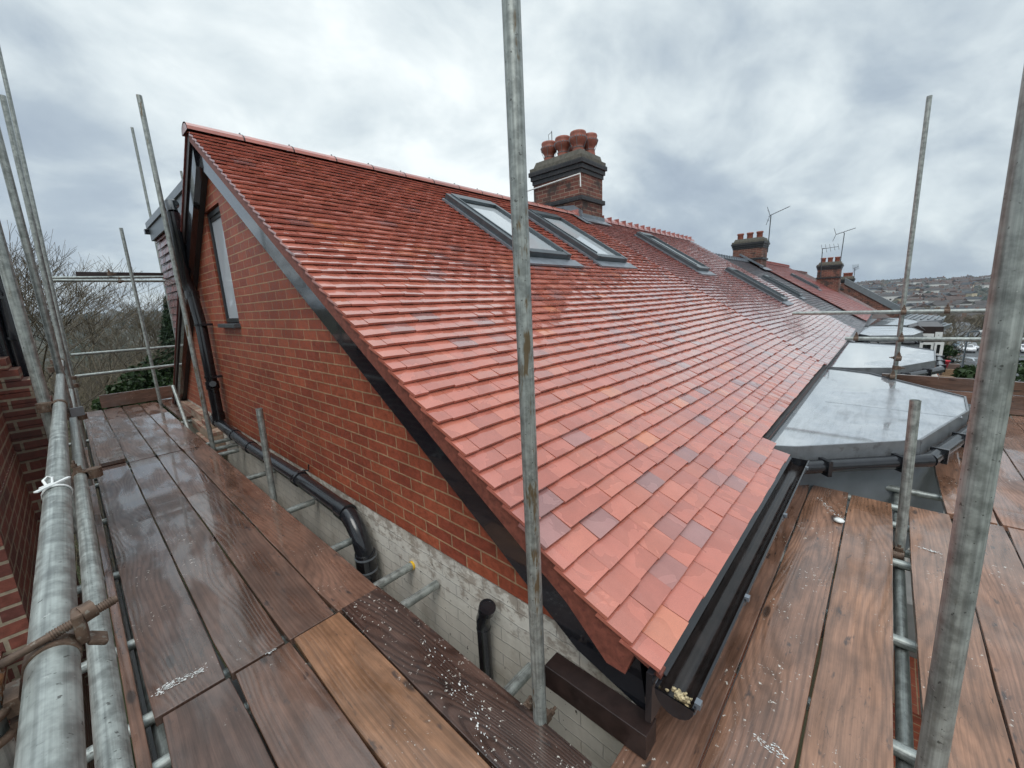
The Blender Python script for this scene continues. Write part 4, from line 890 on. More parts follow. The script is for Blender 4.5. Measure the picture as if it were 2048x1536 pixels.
B0, B1 = atd(120, 745, 5.0), atd(33, 414, 5.0); pole(B0, B1, 'nearest pole of the bundled three behind the rail end', ext0=1.0, ext1=2, seg=20)
B0, B1 = atd(131, 730, 7.0), atd(5, 191, 7.0); pole(B0, B1, 'middle pole of the bundled three with its cut top showing', ext0=1.0)
B0, B1 = atd(136, 715, 9.4), atd(4, 130, 9.4); pole(B0, B1, 'slimmest looking pole of the bundled three running out of frame', ext0=1.0, ext1=1.5)
# guard rails
R1 = pole((-.084, -.35, 1.053), (-.084, 9.75, 1.045), 'upper guard rail running away along the left edge, tied with a white strap', 'guard rail', seg=32, name='guard_rail', rust=.05)
R2 = pole((-.077, -.35, .695), (-.070, 8.6, .70), 'lower guard rail running beside the upper one on the left', 'guard rail', seg=28, name='guard_rail')
pole(aty(142, 710, 9.7), aty(372, 691, 9.7), 'upper cross rail closing the far end of the side walkway', 'guard rail', ext1=.4, name='guard_rail')
pole(aty(150, 753, 9.0), aty(360, 729, 9.0), 'lower cross rail closing the far end of the side walkway', 'guard rail', ext1=.4, name='guard_rail')
pole(aty(94, 556, 10.2), aty(340, 554, 10.2), 'upper tube of the high pair crossing the sky at the left', 'scaffold tube', ext1=.8, name='scaffold_tube')
pole(aty(95, 561, 9.9), aty(340, 562, 9.9), 'lower dark tube of the high pair crossing the sky at the left', 'scaffold tube', ext1=.8, name='scaffold_tube')
a, b = aty(152, 547, 10.5), aty(345, 549, 10.5); mb = MB(); mb.obox(a, (b - a).normalized(), (0, 1, 0), (0, 0, 1), (0, (b - a).length + .6), (0, .22), (-.045, .03)); tag(mb.build('scaffold_board', M_TIMBER), 'dark board lying on the high pair of tubes against the sky', 'board', GB)
pole(atx(1585, 627, 6.80), atx(1968, 621.5, 6.80), 'upper rail crossing beyond the grey bay roofs on the right', 'guard rail', ext1=1.5, name='guard_rail')
pole(atx(1690, 677, 6.80), atx(1962, 679, 6.80), 'lower rail crossing beyond the grey bay roofs on the right', 'guard rail', ext1=1.5, name='guard_rail')
# transoms under the boards, stubs poking towards the wall
for k, (y, xe, lb) in enumerate(((6.02, 1.25, 'transom tube nearest the brick corbel, poking past the boards'), (5.70, 1.25, 'transom stub beside the foot of the tall gable pole'), (5.43, 1.126, 'free-ended transom stub below the start of the drain pipe'), (4.38, 1.24, 'lichen stained transom stub under the middle of the drain pipe'),
    (3.36, 1.15, 'transom stub beside the short stub pole'), (2.55, 1.12, 'transom stub just before the drain pipe elbow'), (1.99, 1.192, 'transom stub with the yellow end cap'), (1.735, 1.172, 'bare transom stub just right of the yellow capped one'), (.98, 1.1, 'transom tube near the middle pole foot'), (7.62, 1.15, 'pair of transom ends by the far stub pole'))):
    pole((-.35, y, -.068), (xe, y, -.068), lb, 'scaffold tube', name='scaffold_tube', rust=.3 if k == 3 else 0)
yc = MB(); yc.tube([(1.170, 1.99, -.068), (1.200, 1.99, -.068)], .0262, 18); tag(yc.build('end_cap', M_YELLOW), 'yellow plastic cap on the end of a transom tube by the painted wall', 'end cap')
for k, (x, y0, y1, z, lb) in enumerate(((3.74, .22, -1.3, -.068, 'tube under the far ends of the eaves boards'), (4.1, .02, -1.4, -.064, 'tube poking out past the bay soffit beyond the eaves boards'), (3.45, .3, -1.3, -.07, 'tube glimpsed in the slot just below the short pole'), (2.95, .3, -1.3, -.07, 'dark tube crossing the slot at the short pole foot'), (2.25, .3, -1.3, -.07, 'tube crossing the middle of the slot between the eaves boards'), (1.66, .3, -1.3, -.07, 'black tube crossing the lower part of the slot'), (3.2, .3, -1.3, -.12, 'lower tube crossing the slot near the short pole'))):
    pole((x, y0, z), (x, y1, z), lb, 'scaffold tube', name='scaffold_tube', tone=.5)
pole((-.3, -.2, -.118), (6.9, -.2, -.118), 'long ledger tube running beneath the slot of the eaves walkway', 'scaffold tube', name='scaffold_tube')
pole((-.02, -.3, -.12), (-.02, 9.8, -.12), 'ledger tube hidden in the dark gap under the left edge boards', 'scaffold tube', name='scaffold_tube')

# ------------------------------------------------------------------ couplers
GC = 'scaffold couplers'
def coupler(c, t1, t2, label, s=1.0, two=True):
    """band round tube 1 and a second one round tube 2, with bolts"""
    c = Vector(c); t1, t2 = Vector(t1).normalized(), Vector(t2).normalized(); root = thing('scaffold_coupler', label, 'coupler', c, GC)
    mb = MB(); n = t1.cross(t2).normalized() * 1.0; w = .024 * s
    mb.tube([c - t1 * w, c + t1 * w], .0305, 16); c2 = c + n * .052
    if two: mb.tube([c2 - t2 * w, c2 + t2 * w], .0305, 16)
    mb.obox(c, t1, t2, n, (-.024, .024), (-.022, .022), (.018, .036)); mb.build('band', M_RUST, root, bevel=.002)
    mb = MB()
    for cc, ta, tb in ((c, t1, t2), (c2, t2, t1))[:2 if two else 1]:
        mb = MB(); b0 = cc + tb * .04 - n * .012; mb.tube([b0 - tb * .008, b0 + tb * .045], .0065, 8); mb.tube([b0 + tb * .012, b0 + tb * .026], .013, 6); mb.obox(cc, ta, tb, n, (-.018, .018), (.024, .05), (-.02, .012)); mb.build('bolt', M_RUST, root)
    return root
ex, ey, ez = Vector((1, 0, 0)), Vector((0, 1, 0)), Vector((0, 0, 1))
coupler((-.084, 3.20, 1.05), ey, -ez, 'coupler joining the upper left rail to the thick pole by the old bricks')
coupler((-.084, 5.75, 1.05), ey, -ez, 'coupler on the upper left rail at the bundled poles')
coupler((-.084, 6.9, 1.05), ey, -ez, 'second coupler on the upper left rail behind the bundled poles')
coupler((-.084, 9.3, 1.05), ey, -ez, 'coupler at the far tip of the upper left rail')
coupler((-.074, 4.9, .70), ey, ez, 'coupler on the lower left rail beside the offcut board'); coupler((-.074, 3.0, .70), ey, ez, 'sleeve coupler on the lower left rail in front of the white strap')
coupler((-.074, 7.4, .70), ey, ez, 'coupler on the lower left rail near its far end'); coupler((-.072, 8.45, .70), ey, ez, 'coupler at the tip of the lower left rail')
for (px, py, z_, lb) in ((1807, 624, 0, 'dark coupler where the tall right pole meets the upper far rail'), (1802, 678, 0, 'dark coupler where the tall right pole meets the lower far rail')): coupler(atx(px, py, 6.80), ez, ey, lb)
coupler(atx(1712, 677, 6.80), ey, ez, 'coupler hanging below the left end of the lower far rail', two=False); coupler(atx(1894, 622, 6.80), ey, ez, 'sleeve coupler in the middle of the upper far rail', two=False)
coupler(atx(1797, 716, 6.86), ez, ey, 'upper loose swivel coupler on the tall right pole above the bay trim'); coupler(atx(1791, 735, 6.86), ez, -ey, 'lower swivel coupler on the tall right pole at the bay trim'); coupler(atx(1785, 752, 6.86), ez, ey, 'coupler where the tall right pole passes the toe board')
coupler(aty(219, 548, 10.15), ex, ez, 'coupler clamping the dark board to the high tubes at the left', s=1.3); coupler(aty(240, 563, 9.9), ex, ez, 'open hooked coupler hanging from the high tubes', s=.7)
coupler((.93, .80, -.05), ez, ex, 'rusty coupler at the foot of the middle pole')
coupler((3.1, -.19, -.07), ez, ey, 'coupler at the foot of the short pole beside the slot')
# big close coupler bottom left
cc = atd(60, 1330, .86); rc = thing('scaffold_coupler', 'large rusty swivel coupler with threaded bolt gripping the near end of the upper left rail', 'coupler', cc, GC)
yR = atz(118, 1276, 1.078).y
mb = MB(); mb.tube([(-.084, yR - .012, 1.053), (-.084, yR + .012, 1.053)], .0262, 24)
A = Vector((-.130, yR - .012, 1.080)); B_ = Vector((-.046, yR + .012, 1.092))
mb.obox((-.055, yR + .012, 1.075), (1, 0, 0), (0, 1, 0), (0, 0, 1), (-.006, .006), (-.015, .015), (-.02, .024)); mb.obox((-.052, yR + .012, 1.055), Vector((.8, 0, -.6)), (0, 1, 0), Vector((.6, 0, .8)), (-.0, .022), (-.014, .014), (-.004, .004))
mb.build('saddle', M_RUST, rc, bevel=.003)
mb = MB(); mb.tube([A, B_ + Vector((.03, .002, .001))], .0052, 12)
for k in range(26):
    c = A.lerp(B_ + Vector((.03, .002, .001)), .42 + k * .0215); t = (B_ - A).normalized(); mb.tube([c, c + t * .0014], .0064, 12)
mb.build('threaded_bolt', M_RUST, rc)
mb = MB(); t = (B_ - A).normalized(); mb.tube([B_ - t * .006, B_ + t * .008], .0125, 6); mb.build('nut', M_RUST, rc)
mb = MB(); mb.tube([A + Vector((.008, 0, 0)), A, A + Vector((-.006, -.003, -.02)), A + Vector((-.004, -.006, -.045))], [.009, .0135, .0125, .007], 12); mb.build('eye', M_RUSTO, rc, bevel=0)
mb = MB()
for dz in (-.055, -.085): mb.tube([Vector((-.152 + .031 * math.cos(a), yR - .02 + .031 * math.sin(a), 1.09 + dz)) for a in np.linspace(-2.2, 1.2, 10)], .005, 8); mb.obox((-.125, yR - .035, 1.09 + dz - .012), (1, 0, 0), (0, 1, 0), (0, 0, 1), (0, .012), (0, .04), (0, .022))
mb.build('jaw', M_RUST, rc)
pole((-.152, yR - .02, -.5), (-.152, yR - .02, 1.12), 'thick stub of upright pole cut by the left frame edge', seg=24)
# white strap on the rail
ys_ = 1.52; mb = MB(); ring = [Vector((-.084 + .0265 * math.cos(a), ys_ - .012 * math.sin(a), 1.052 + .0265 * math.sin(a))) for a in np.linspace(0, 2 * math.pi, 21)]
for a, b in zip(ring, ring[1:]): mb.obox(a, (b - a).normalized(), ey, (b - a).normalized().cross(ey), (0, (b - a).length + .001), (-.005, .005), (-.0012, .0012))
mb.obox((-.105, ys_ - .03, 1.079), Vector((.62, .78, .0)), Vector((-.78, .62, 0)), ez, (-.015, .075), (-.0045, .0045), (0, .0035))
lp = [Vector((-.098, ys_ + .005, 1.078)), Vector((-.103, ys_ + .03, 1.086)), Vector((-.095, ys_ + .045, 1.09)), Vector((-.086, ys_ + .035, 1.088)), Vector((-.088, ys_ + .008, 1.08)), Vector((-.110, ys_ - .004, 1.077))]
mb.tube(lp, .003, 8); tag(mb.build('cable_tie', M_WHITEP), 'white plastic strap knotted round the upper left rail', 'strap')
# pale clamp plate near the far end of the rail pair
mb = MB(); mb.obox((-.06, 3.3, .98), Vector((.9, .42, 0)), Vector((0, 0, 1)), Vector((.42, -.9, 0)), (0, .06), (-.02, .03), (0, .012)); tag(mb.build('clamp_plate', M_FRAMEL), 'pale metal wedge plate sticking out between the two left rails', 'clamp')

# ------------------------------------------------------------------ vegetation
def frustums(segs, name, mat, parent=None, sides=3):
    """segs: list of (p, q, r0, r1, tone) built as thin tapered prisms in one mesh"""
    n = len(segs); S = np.array([[*p, *q, a, b, t] for p, q, a, b, t in segs]); P, Q, R0, R1, TN = S[:, :3], S[:, 3:6], S[:, 6], S[:, 7], S[:, 8]
    off = np.array(wloc(parent)) if parent else np.zeros(3); P = P - off; Q = Q - off
    t = Q - P; t /= np.linalg.norm(t, axis=1)[:, None] + 1e-9; a = np.where(np.abs(t[:, 2:3]) < .9, [[0, 0, 1.]], [[1., 0, 0]]); U = np.cross(t, a); U /= np.linalg.norm(U, axis=1)[:, None]; V = np.cross(t, U)
    vs = np.zeros((n, 2 * sides, 3))
    for k in range(sides):
        c, s = math.cos(2 * math.pi * k / sides), math.sin(2 * math.pi * k / sides); d = U * c + V * s
        vs[:, k] = P + d * R0[:, None]; vs[:, sides + k] = Q + d * R1[:, None]
    base = (np.arange(n) * 2 * sides)[:, None, None]; f = np.array([[k, (k + 1) % sides, sides + (k + 1) % sides, sides + k] for k in range(sides)])[None] + base
    return fast_mesh(name, vs.reshape(-1, 3), f.reshape(-1, 4), mat, parent, np.repeat(TN, sides * 4))
def fast_mesh(name, V, F, mat, parent, tone, smooth=False):
    me = bpy.data.meshes.new(name); k = F.shape[1]; me.vertices.add(len(V)); me.vertices.foreach_set('co', V.astype(np.float32).ravel()); me.loops.add(F.size); me.loops.foreach_set('vertex_index', F.astype(np.int32).ravel())
    me.polygons.add(len(F)); me.polygons.foreach_set('loop_start', (np.arange(len(F)) * k).astype(np.int32)); me.polygons.foreach_set('loop_total', np.full(len(F), k, np.int32))
    me.update(calc_edges=True); ca = me.color_attributes.new('tone', 'FLOAT_COLOR', 'CORNER'); T_ = np.ones((F.size, 4), np.float32); T_[:, 0] = tone; T_[:, 1] = .5; ca.data.foreach_set('color', T_.ravel())
    me.materials.append(mat); o = bpy.data.objects.new(name, me); COL.objects.link(o)
    if parent: o.parent = parent
    return o
def bare_tree(x, y, h, label, r=.16, depth=6, spread=.55, lean=(0, 0), seed=1, tn=(.0, .6), mat=None, zb=None, group='bare trees behind the walkway', kids=(2, 4), minr=.006):
    R = random.Random(seed); zb = gz(x, y) - .2 if zb is None else zb; root = thing('bare_tree', label, 'tree', (x, y, zb), group); segs = []; trunk = []
    def grow(p, d, L, r0, lv):
        n = 3 if lv < 3 else 2; q = p
        for i in range(n):
            d = (d + Vector((R.gauss(0, .10), R.gauss(0, .10), R.gauss(0, .06) + .03))).normalized(); q2 = q + d * L / n; r1 = max(minr, r0 * (1 - .22 / n * (i + 1)))
            (trunk if lv < 2 else segs).append((q, q2, r0 * (1 - .2 * i / n), r1, R.uniform(*tn))); 
            if lv >= 1 and R.random() < .5 and lv < depth:
                a = R.uniform(0, 6.28); s = Vector((math.cos(a), math.sin(a), .3)); grow(q2, (d * .6 + s * .7).normalized(), L * R.uniform(.4, .65), max(minr, r1 * .5), lv + 2)
            q = q2
        if lv < depth:
            for k in range(R.randint(*kids)):
                a = R.uniform(0, 6.28); s = Vector((math.cos(a), math.sin(a), R.uniform(-.1, .4))); grow(q, (d + s * spread * R.uniform(.6, 1.3)).normalized(), L * R.uniform(.62, .86), max(minr, r0 * .62), lv + 1)
    grow(Vector((x, y, zb)), Vector((lean[0], lean[1], 1)).normalized(), h * .27, r, 0)
    frustums(trunk, 'trunk', mat or M_BARK, root, 6); frustums(segs, 'branches', mat or M_TWIG, root, 3); return root
def dirx(px, y, z0=0): return aty(px, 650, y).x
bare_tree(dirx(150, 21), 21, 11.9, 'large bare tree with arching branches against the sky left of the walkway', r=.10, depth=7, minr=.004, spread=.75, seed=5)
bare_tree(dirx(45, 17), 17, 10.4, 'bare tree tangled behind the three bundled poles', r=.08, depth=7, minr=.004, spread=.6, seed=11)
bare_tree(dirx(292, 27), 27, 10.6, 'bare tree with fine upright twigs near the dormer', r=.075, depth=7, minr=.004, spread=.5, seed=21)
bare_tree(dirx(238, 34), 34, 8.6, 'low wide bare tree on the skyline between the rails', r=.10, depth=6, spread=.8, seed=31)
bare_tree(dirx(100, 30), 30, 11.2, 'distant bare tree seen between the scaffold poles', r=.09, depth=6, minr=.005, spread=.65, seed=41)
bt = bare_tree(dirx(312, 19), 19, 6.6, 'slender pale barked birch in the thicket', r=.05, depth=4, spread=.4, seed=8, mat=M_BIRCH, kids=(1, 2), minr=.012); bt.name = 'birch_tree'
bt = bare_tree(dirx(296, 20), 20, 6.9, 'leaning pale birch left of the slender one', r=.045, depth=4, spread=.4, seed=9, mat=M_BIRCH, kids=(1, 2), lean=(.1, 0), minr=.012); bt.name = 'birch_tree'
def thicket():
    R = random.Random(3); segs = []
    for i in range(5200):
        y = 13 + 34 * R.random() ** 1.3; x = R.uniform(-.17, .40) * y; zb = gz(x, y); top = -.9 - .9 * R.random() + (y - 13) * .035 - (1.6 * R.random() if R.random() < .5 else 0)
        p = Vector((x, y, top - R.uniform(1.8, 3.2))); d = Vector((R.gauss(0, .45), R.gauss(0, .45), 1)).normalized(); L = (top - p.z) * R.uniform(.7, 1.1); r = R.uniform(.005, .013) * (y / 18); t = R.random()
        q = p
        for k in range(4):
            d = (d + Vector((R.gauss(0, .22), R.gauss(0, .22), R.gauss(-.02, .15)))).normalized(); q2 = q + d * L / 4; segs.append((q, q2, r, r * .75, t)); r *= .75
            for j in range(R.randint(1, 3)):
                s = (d * .6 + Vector((R.gauss(0, .7), R.gauss(0, .7), R.gauss(.1, .5)))).normalized(); q3 = q2 + s * R.uniform(.25, .8); segs.append((q2, q3, r * .7, r * .35, t * .8 + .2 * R.random()))
            q = q2
    return tag(frustums(segs, 'thicket', M_TWIG, None, 3), 'brown tangle of bare shrubs filling the gardens below the side walkway', 'thicket', kind='stuff')
thicket()
def leaf_mass(name, c, rad, n, size, mat, label, cat, group=None, trunk_h=None, cone=False, seed=0, squash=.8, kind=None, needle=False):
    R = np.random.default_rng(seed); c = np.array(c, float); root = thing(name, label, cat, (c[0], c[1], gz(c[0], c[1])), group)
    nb = 26; B = R.normal(size=(nb, 3)); B /= np.linalg.norm(B, axis=1)[:, None]; B *= R.uniform(.35, .95, (nb, 1)); BR = R.uniform(.22, .5, nb); k = R.integers(0, nb, n)
    D = R.normal(size=(n, 3)); D /= np.linalg.norm(D, axis=1)[:, None]; P = B[k] + D * (BR[k] * R.uniform(.55, 1.05, n))[:, None]
    if cone: hgt = R.random(n); a = R.uniform(0, 6.283, n); rr = (1 - hgt) * R.uniform(.5, 1.05, n) + .03; P = np.stack([rr * np.cos(a), rr * np.sin(a), hgt * 2 - 1 - rr * .25], 1)
    P = c + P * np.array([rad, rad, rad * squash if not cone else rad * squash]); s = size * R.uniform(.6, 1.4, n)[:, None]
    u = R.normal(size=(n, 3)); u /= np.linalg.norm(u, axis=1)[:, None]; w = np.cross(u, R.normal(size=(n, 3))); w /= np.linalg.norm(w, axis=1)[:, None]
    if needle: w = w * .35
    V = np.stack([P - u * s, P + w * s * .5, P + u * s, P - w * s * .5], 1) - np.array(wloc(root)); F = np.arange(4 * n).reshape(n, 4)
    tn = np.clip(R.uniform(0, 1, n) * .7 + .3 * R.random(nb)[k], 0, 1)
    fast_mesh('crown', V.reshape(-1, 3), F, mat, root, np.repeat(tn, 4)); g = float(gz(c[0], c[1]))
    frustums([(Vector((c[0], c[1], g - .2)), Vector((c[0], c[1], c[2])), max(.06, rad * .08), max(.03, rad * .03), .3)], 'trunk', M_BARK, root, 6); return root
a = aty(318, 610, 22); leaf_mass('conifer_tree', (a.x + .35, 22, -.6), 1.9, 9000, .14, M_CONI, 'dark conifer rising beside the tile-hung dormer', 'tree', cone=True, squash=1.55, seed=3, needle=True)
for k, (px, py, y, rad, lb) in enumerate(((300, 790, 14.5, .8, 'glossy evergreen bush behind the far toe board'), (335, 768, 16, 1.0, 'evergreen bush against the gable edge beyond the rails'), (238, 800, 14.0, .42, 'low evergreen bush left of the two bigger bushes'))):
    a = aty(px, py, y); leaf_mass('evergreen_bush', (a.x, y, a.z), rad, 7000, .07, M_LEAF, lb, 'bush', 'evergreen bushes below the walkway', seed=10 + k)
# far hill on the left with hazy trees
def woods():
    R = np.random.default_rng(5); V = []; F = []; TN = []
    ico = bmesh.new(); bmesh.ops.create_icosphere(ico, subdivisions=1, radius=1.0); iv = np.array([v.co[:] for v in ico.verts]); fi = np.array([[v.index for v in f.verts] for f in ico.faces]); ico.free()
    def clump(x, y, r, t):
        b = len(V) * len(iv); v = iv * (1 + R.normal(0, .22, (len(iv), 1))) * np.array([r, r, r * R.uniform(.55, .95)]) + np.array([x, y, gz(x, y) + r * .45]); V.append(v); F.append(fi + b); TN.append(np.full(len(fi) * 3, t))
    for i in range(13000):
        d = R.uniform(-12, 9); r = 130 + 800 * R.random() ** .9; th = math.radians(d); clump(r * math.cos(th), r * math.sin(th), R.uniform(1.1, 2.6) * (1 + r / 1000), R.random() ** 1.6)
    for i in range(900):
        d = R.uniform(-12, 9); th = math.radians(d); r = R.uniform(800, 930); clump(r * math.cos(th), r * math.sin(th), R.uniform(2.5, 5.0), R.random() * .6)
    for i in range(900):
        d = R.uniform(70, 100); th = math.radians(d); r = R.uniform(60, 1900); clump(r * math.cos(th), r * math.sin(th), R.uniform(3, 6) * (1 + r / 700), R.random())
    for i in range(420):
        d = R.uniform(-11, 1); th = math.radians(d); r = R.uniform(125, 200); clump(r * math.cos(th), r * math.sin(th), R.uniform(1.6, 3.2), .35 + .5 * R.random())
    return tag(fast_mesh('woodland', np.concatenate(V), np.concatenate(F), M_FARW, None, np.concatenate(TN)), 'belts of bare and dark trees spread over the far hillsides', 'woodland', kind='stuff')
woods()
# hillside houses: three shared meshes, copied
def hill_house(kind):
    mb = MB(); w, d, h, rr = [(9, 7, 6.8, 1.8), (16, 8, 7.0, 1.8), (24, 8, 6.6, 1.6), (7, 7, 7.4, 2.2)][kind]
    mb.box((-w / 2, -d / 2, -3), (w / 2, d / 2, h), m=0)
    mb.add([(-w / 2 - .3, -d / 2 - .4, h - .1), (w / 2 + .3, -d / 2 - .4, h - .1), (w / 2 + .3, d / 2 + .4, h - .1), (-w / 2 - .3, d / 2 + .4, h - .1), (-w / 2 - .3, 0, h + rr), (w / 2 + .3, 0, h + rr)], [(0, 1, 5, 4), (2, 3, 4, 5), (1, 2, 5), (3, 0, 4)], m=1)
    k = -w / 2 + 1
    while k < w / 2 - 1.5:
        for zz in (1.0, 3.4): mb.box((k, -d / 2 - .06, zz), (k + 1.3, -d / 2 - .001, zz + 1.2), m=2)
        k += 3
    mb.box((w * .25, -.5, h + rr * .6), (w * .25 + 1.1, .5, h + rr + 1.2), m=3); return mb
HW = [mat_simple('far_white_wall', (.66, .65, .62), .7, 0, .08, 1), mat_simple('far_brick_wall', (.20, .12, .095), .7, 0, .15, 1), mat_simple('far_cream_wall', (.56, .48, .34), .7, 0, .1, 1), mat_simple('far_brown_wall', (.13, .085, .07), .7, 0, .15, 1)]
M_FSLATE = mat_simple('far_slate_roof', (.05, .055, .062), .8, 0, .2, .5)
RF = [mat_simple('far_red_roof', (.085, .06, .052), .8, 0, .2, .5), mat_simple('far_brown_roof', (.065, .058, .056), .8, 0, .2, .5), M_FSLATE]
HM = []
for kd in range(4):
    for wi in range(4):
        o = hill_house(kd).build('hillside_house', [HW[wi], RF[(kd + wi) % 3], M_GLASSD, HW[1]]); HM.append((wi, o.data)); bpy.data.objects.remove(o)
WN = ['white', 'brick', 'cream', 'brown']
R = random.Random(12); cnt = 0
while cnt < 240:
    d = R.uniform(-12, 12); r = 180 + 650 * R.random() ** .8; th = math.radians(d); x, y = r * math.cos(th), r * math.sin(th)
    if 330 < r < 400 and d > -1.5: continue        # green fields stay open
    cv = RM.T @ (np.array([x, y, gz(x, y)]) - CAM); ppx = CX + FPX * cv[0] / -cv[2]
    if not 1690 < ppx < 2046 or (ppx > 1960 and R.random() < .6): continue
    wi = R.choices((0, 1, 2, 3), (.66, .10, .12, .12))[0]; ki = R.randrange(4); me = [m for w_, m in HM if w_ == wi][ki]
    o = bpy.data.objects.new('hillside_house', me); COL.objects.link(o); o.location = (x, y, gz(x, y)); o.rotation_euler = (0, 0, -math.pi / 2 + R.gauss(.0, .35) + (math.pi / 2 if R.random() < .2 else 0)); s = R.uniform(.6, .95); o.scale = (s, s, s)
    kn = ('small detached', 'wide', 'long terraced', 'narrow')[ki]; bn = 'low on' if r < 330 else 'halfway up' if r < 540 else 'high on' if r < 710 else 'atop'; sn = 'left of the tall pole' if ppx < 1800 else 'just right of the tall pole' if ppx < 1880 else 'towards the thick pole' if ppx < 1968 else 'at the right frame edge'; tag(o, f'{kn} {WN[wi]} walled house {bn} the far hillside, {sn}', 'house', f'{kn} {WN[wi]} walled houses {bn} the far hillside'); cnt += 1
# nearer houses below, with gables
def gable_house(px, py, X, label, w=6, rot=.2):
    c = atx(px, py, X); root = thing('gabled_house', label, 'house', (c.x, c.y, gz(c.x, c.y)), 'gabled houses below the car park'); zt = c.z; mb = MB(); y0, y1 = c.y - w / 2, c.y + w / 2; ze = zt - w * .42
    mb.prism([(X, y0, gz(c.x, c.y) - 1), (X, y1, gz(c.x, c.y) - 1), (X, y1, ze), (X, c.y, zt - .3), (X, y0, ze)], (9, 0, 0)); wl = mb.build('wall', HW[1], root)
    mb = MB(); 
    for s in (-1, 1):
        e = c.y + s * (w / 2 + .5); mb.prism([(X - .5, c.y, zt), (X - .5, e, ze - .3), (X - .5, e, ze - .55), (X - .5, c.y, zt - .3)], (10, 0, 0))
    mb.build('roof', RF[1], root); mb = MB()
    for s in (-1, 1):
        e = c.y + s * (w / 2 + .5); mb.prism([(X - .56, c.y, zt + .02), (X - .56, e, ze - .28), (X - .56, e, ze - .65), (X - .56, c.y, zt - .4)], (.05, 0, 0))
    mb.build('barge_board', M_WHITEP, root); MB().box((X - .05, c.y - .6, ze - .2), (X - .001, c.y + .6, ze + .9)).build('window', M_GLASSD, root)
gable_house(1908, 634, 205, 'gabled house with white bargeboards left of two, above the car park'); gable_house(1947, 632, 190, 'gabled house with white bargeboards nearest the thick pole', w=11); gable_house(1858, 640, 215, 'small gabled house half hidden behind the bare street trees', w=7)
# grey hipped roof by the thick pole
c = atx(1945, 668, 150); hr = thing('bungalow', 'low building with pale grey pitched roof beside the thick pole', 'house', (150, c.y, gz(150, c.y)))
mb = MB(); y0, y1, zt = c.y - 14, c.y + 8.5, c.z + 2.6; mb.add([(146, y0, zt - 4), (146, y1, zt - 4), (164, y1, zt - 4), (164, y0, zt - 4), (155, y0 + 6, zt), (155, y1 - 6, zt)], [(0, 4, 5, 1), (1, 5, 2), (2, 5, 4, 3), (3, 4, 0)]); mb.build('roof', M_SLATEW, hr); MB().box((147, y0 + 1, zt - 9), (163, y1 - 1, zt - 4.05)).build('wall', HW[3], hr)
# cars
def car_mesh(color):
    root = thing('parked_car', 'x', 'car', (0, 0, 0), 'cars in the car park'); prof_ = [(-2.1, .28), (-2.12, .62), (-2.0, .86), (-1.25, .95), (-.65, 1.42), (.75, 1.46), (1.5, 1.0), (2.05, .92), (2.12, .6), (2.08, .28)]
    mb = MB(); W_ = .86
    def sect(y, k): return [Vector((x, y, z if z < .9 else .9 + (z - .9) * k)) for x, z in prof_]
    S = [sect(-W_, .0), sect(-W_ + .06, .1), sect(-W_ + .2, 1), sect(W_ - .2, 1), sect(W_ - .06, .1), sect(W_, .0)]; n = len(prof_)
    vs = [v for s in S for v in s]; fs = [(i * n + j, i * n + (j + 1) % n, (i + 1) * n + (j + 1) % n, (i + 1) * n + j) for i in range(5) for j in range(n)] + [tuple(range(n))[::-1], tuple(range(5 * n, 6 * n))]
    mb.add(vs, fs, smooth=True); mb.build('body', color, root)
    mb = MB()
    mb.quad((-1.22, -.6, .99), (-.68, -.56, 1.40), (-.68, .56, 1.40), (-1.22, .6, .99)); mb.quad((1.45, .6, 1.05), (.8, .56, 1.43), (.8, -.56, 1.43), (1.45, -.6, 1.05))
    for s in (-1, 1): mb.add([(-1.1, s * .82, .95), (-.62, s * .69, 1.34), (.72, s * .69, 1.38), (1.3, s * .82, .98)], [(0, 1, 2, 3)])
    for v_ in range(len(mb.v)): mb.v[v_] = tuple(np.array(mb.v[v_]) * np.array([1.01, 1.01, 1.0]) + np.array([0, 0, .012]))
    mb.build('windows', M_GLASSD, root)
    for x in (-1.35, 1.35):
        for s in (-1, 1): MB().tube([(x, s * .68, .31), (x, s * .875, .31)], .31, 14).build('wheel', M_BLACK, root)
    for s in (-1, 1):
        MB().box((-2.14, s * .62 - .16, .62), (-2.09, s * .62 + .16, .76)).build('headlight', M_WHITEP, root); MB().box((2.09, s * .66 - .12, .66), (2.14, s * .66 + .12, .82)).build('tail_light', M_CARRED, root)
    return root
M_CARRED = mat_simple('dark_red_paint', (.20, .015, .02), .22, 0, .05, 3, coat=.6); CC = {'silver': mat_simple('silver_paint', (.42, .44, .46), .25, .5, .05, 3, coat=.5), 'white': mat_simple('white_paint', (.7, .71, .72), .25, 0, .04, 3, coat=.5), 'black': mat_simple('black_paint', (.02, .022, .026), .2, 0, .05, 3, coat=.6), 'blue': mat_simple('blue_grey_paint', (.16, .22, .27), .25, .3, .05, 3, coat=.5), 'red': M_CARRED}
def place_tree(root, loc, rz, label):
    root.location = loc; root.rotation_euler = (0, 0, rz); root['label'] = label
protos = {}
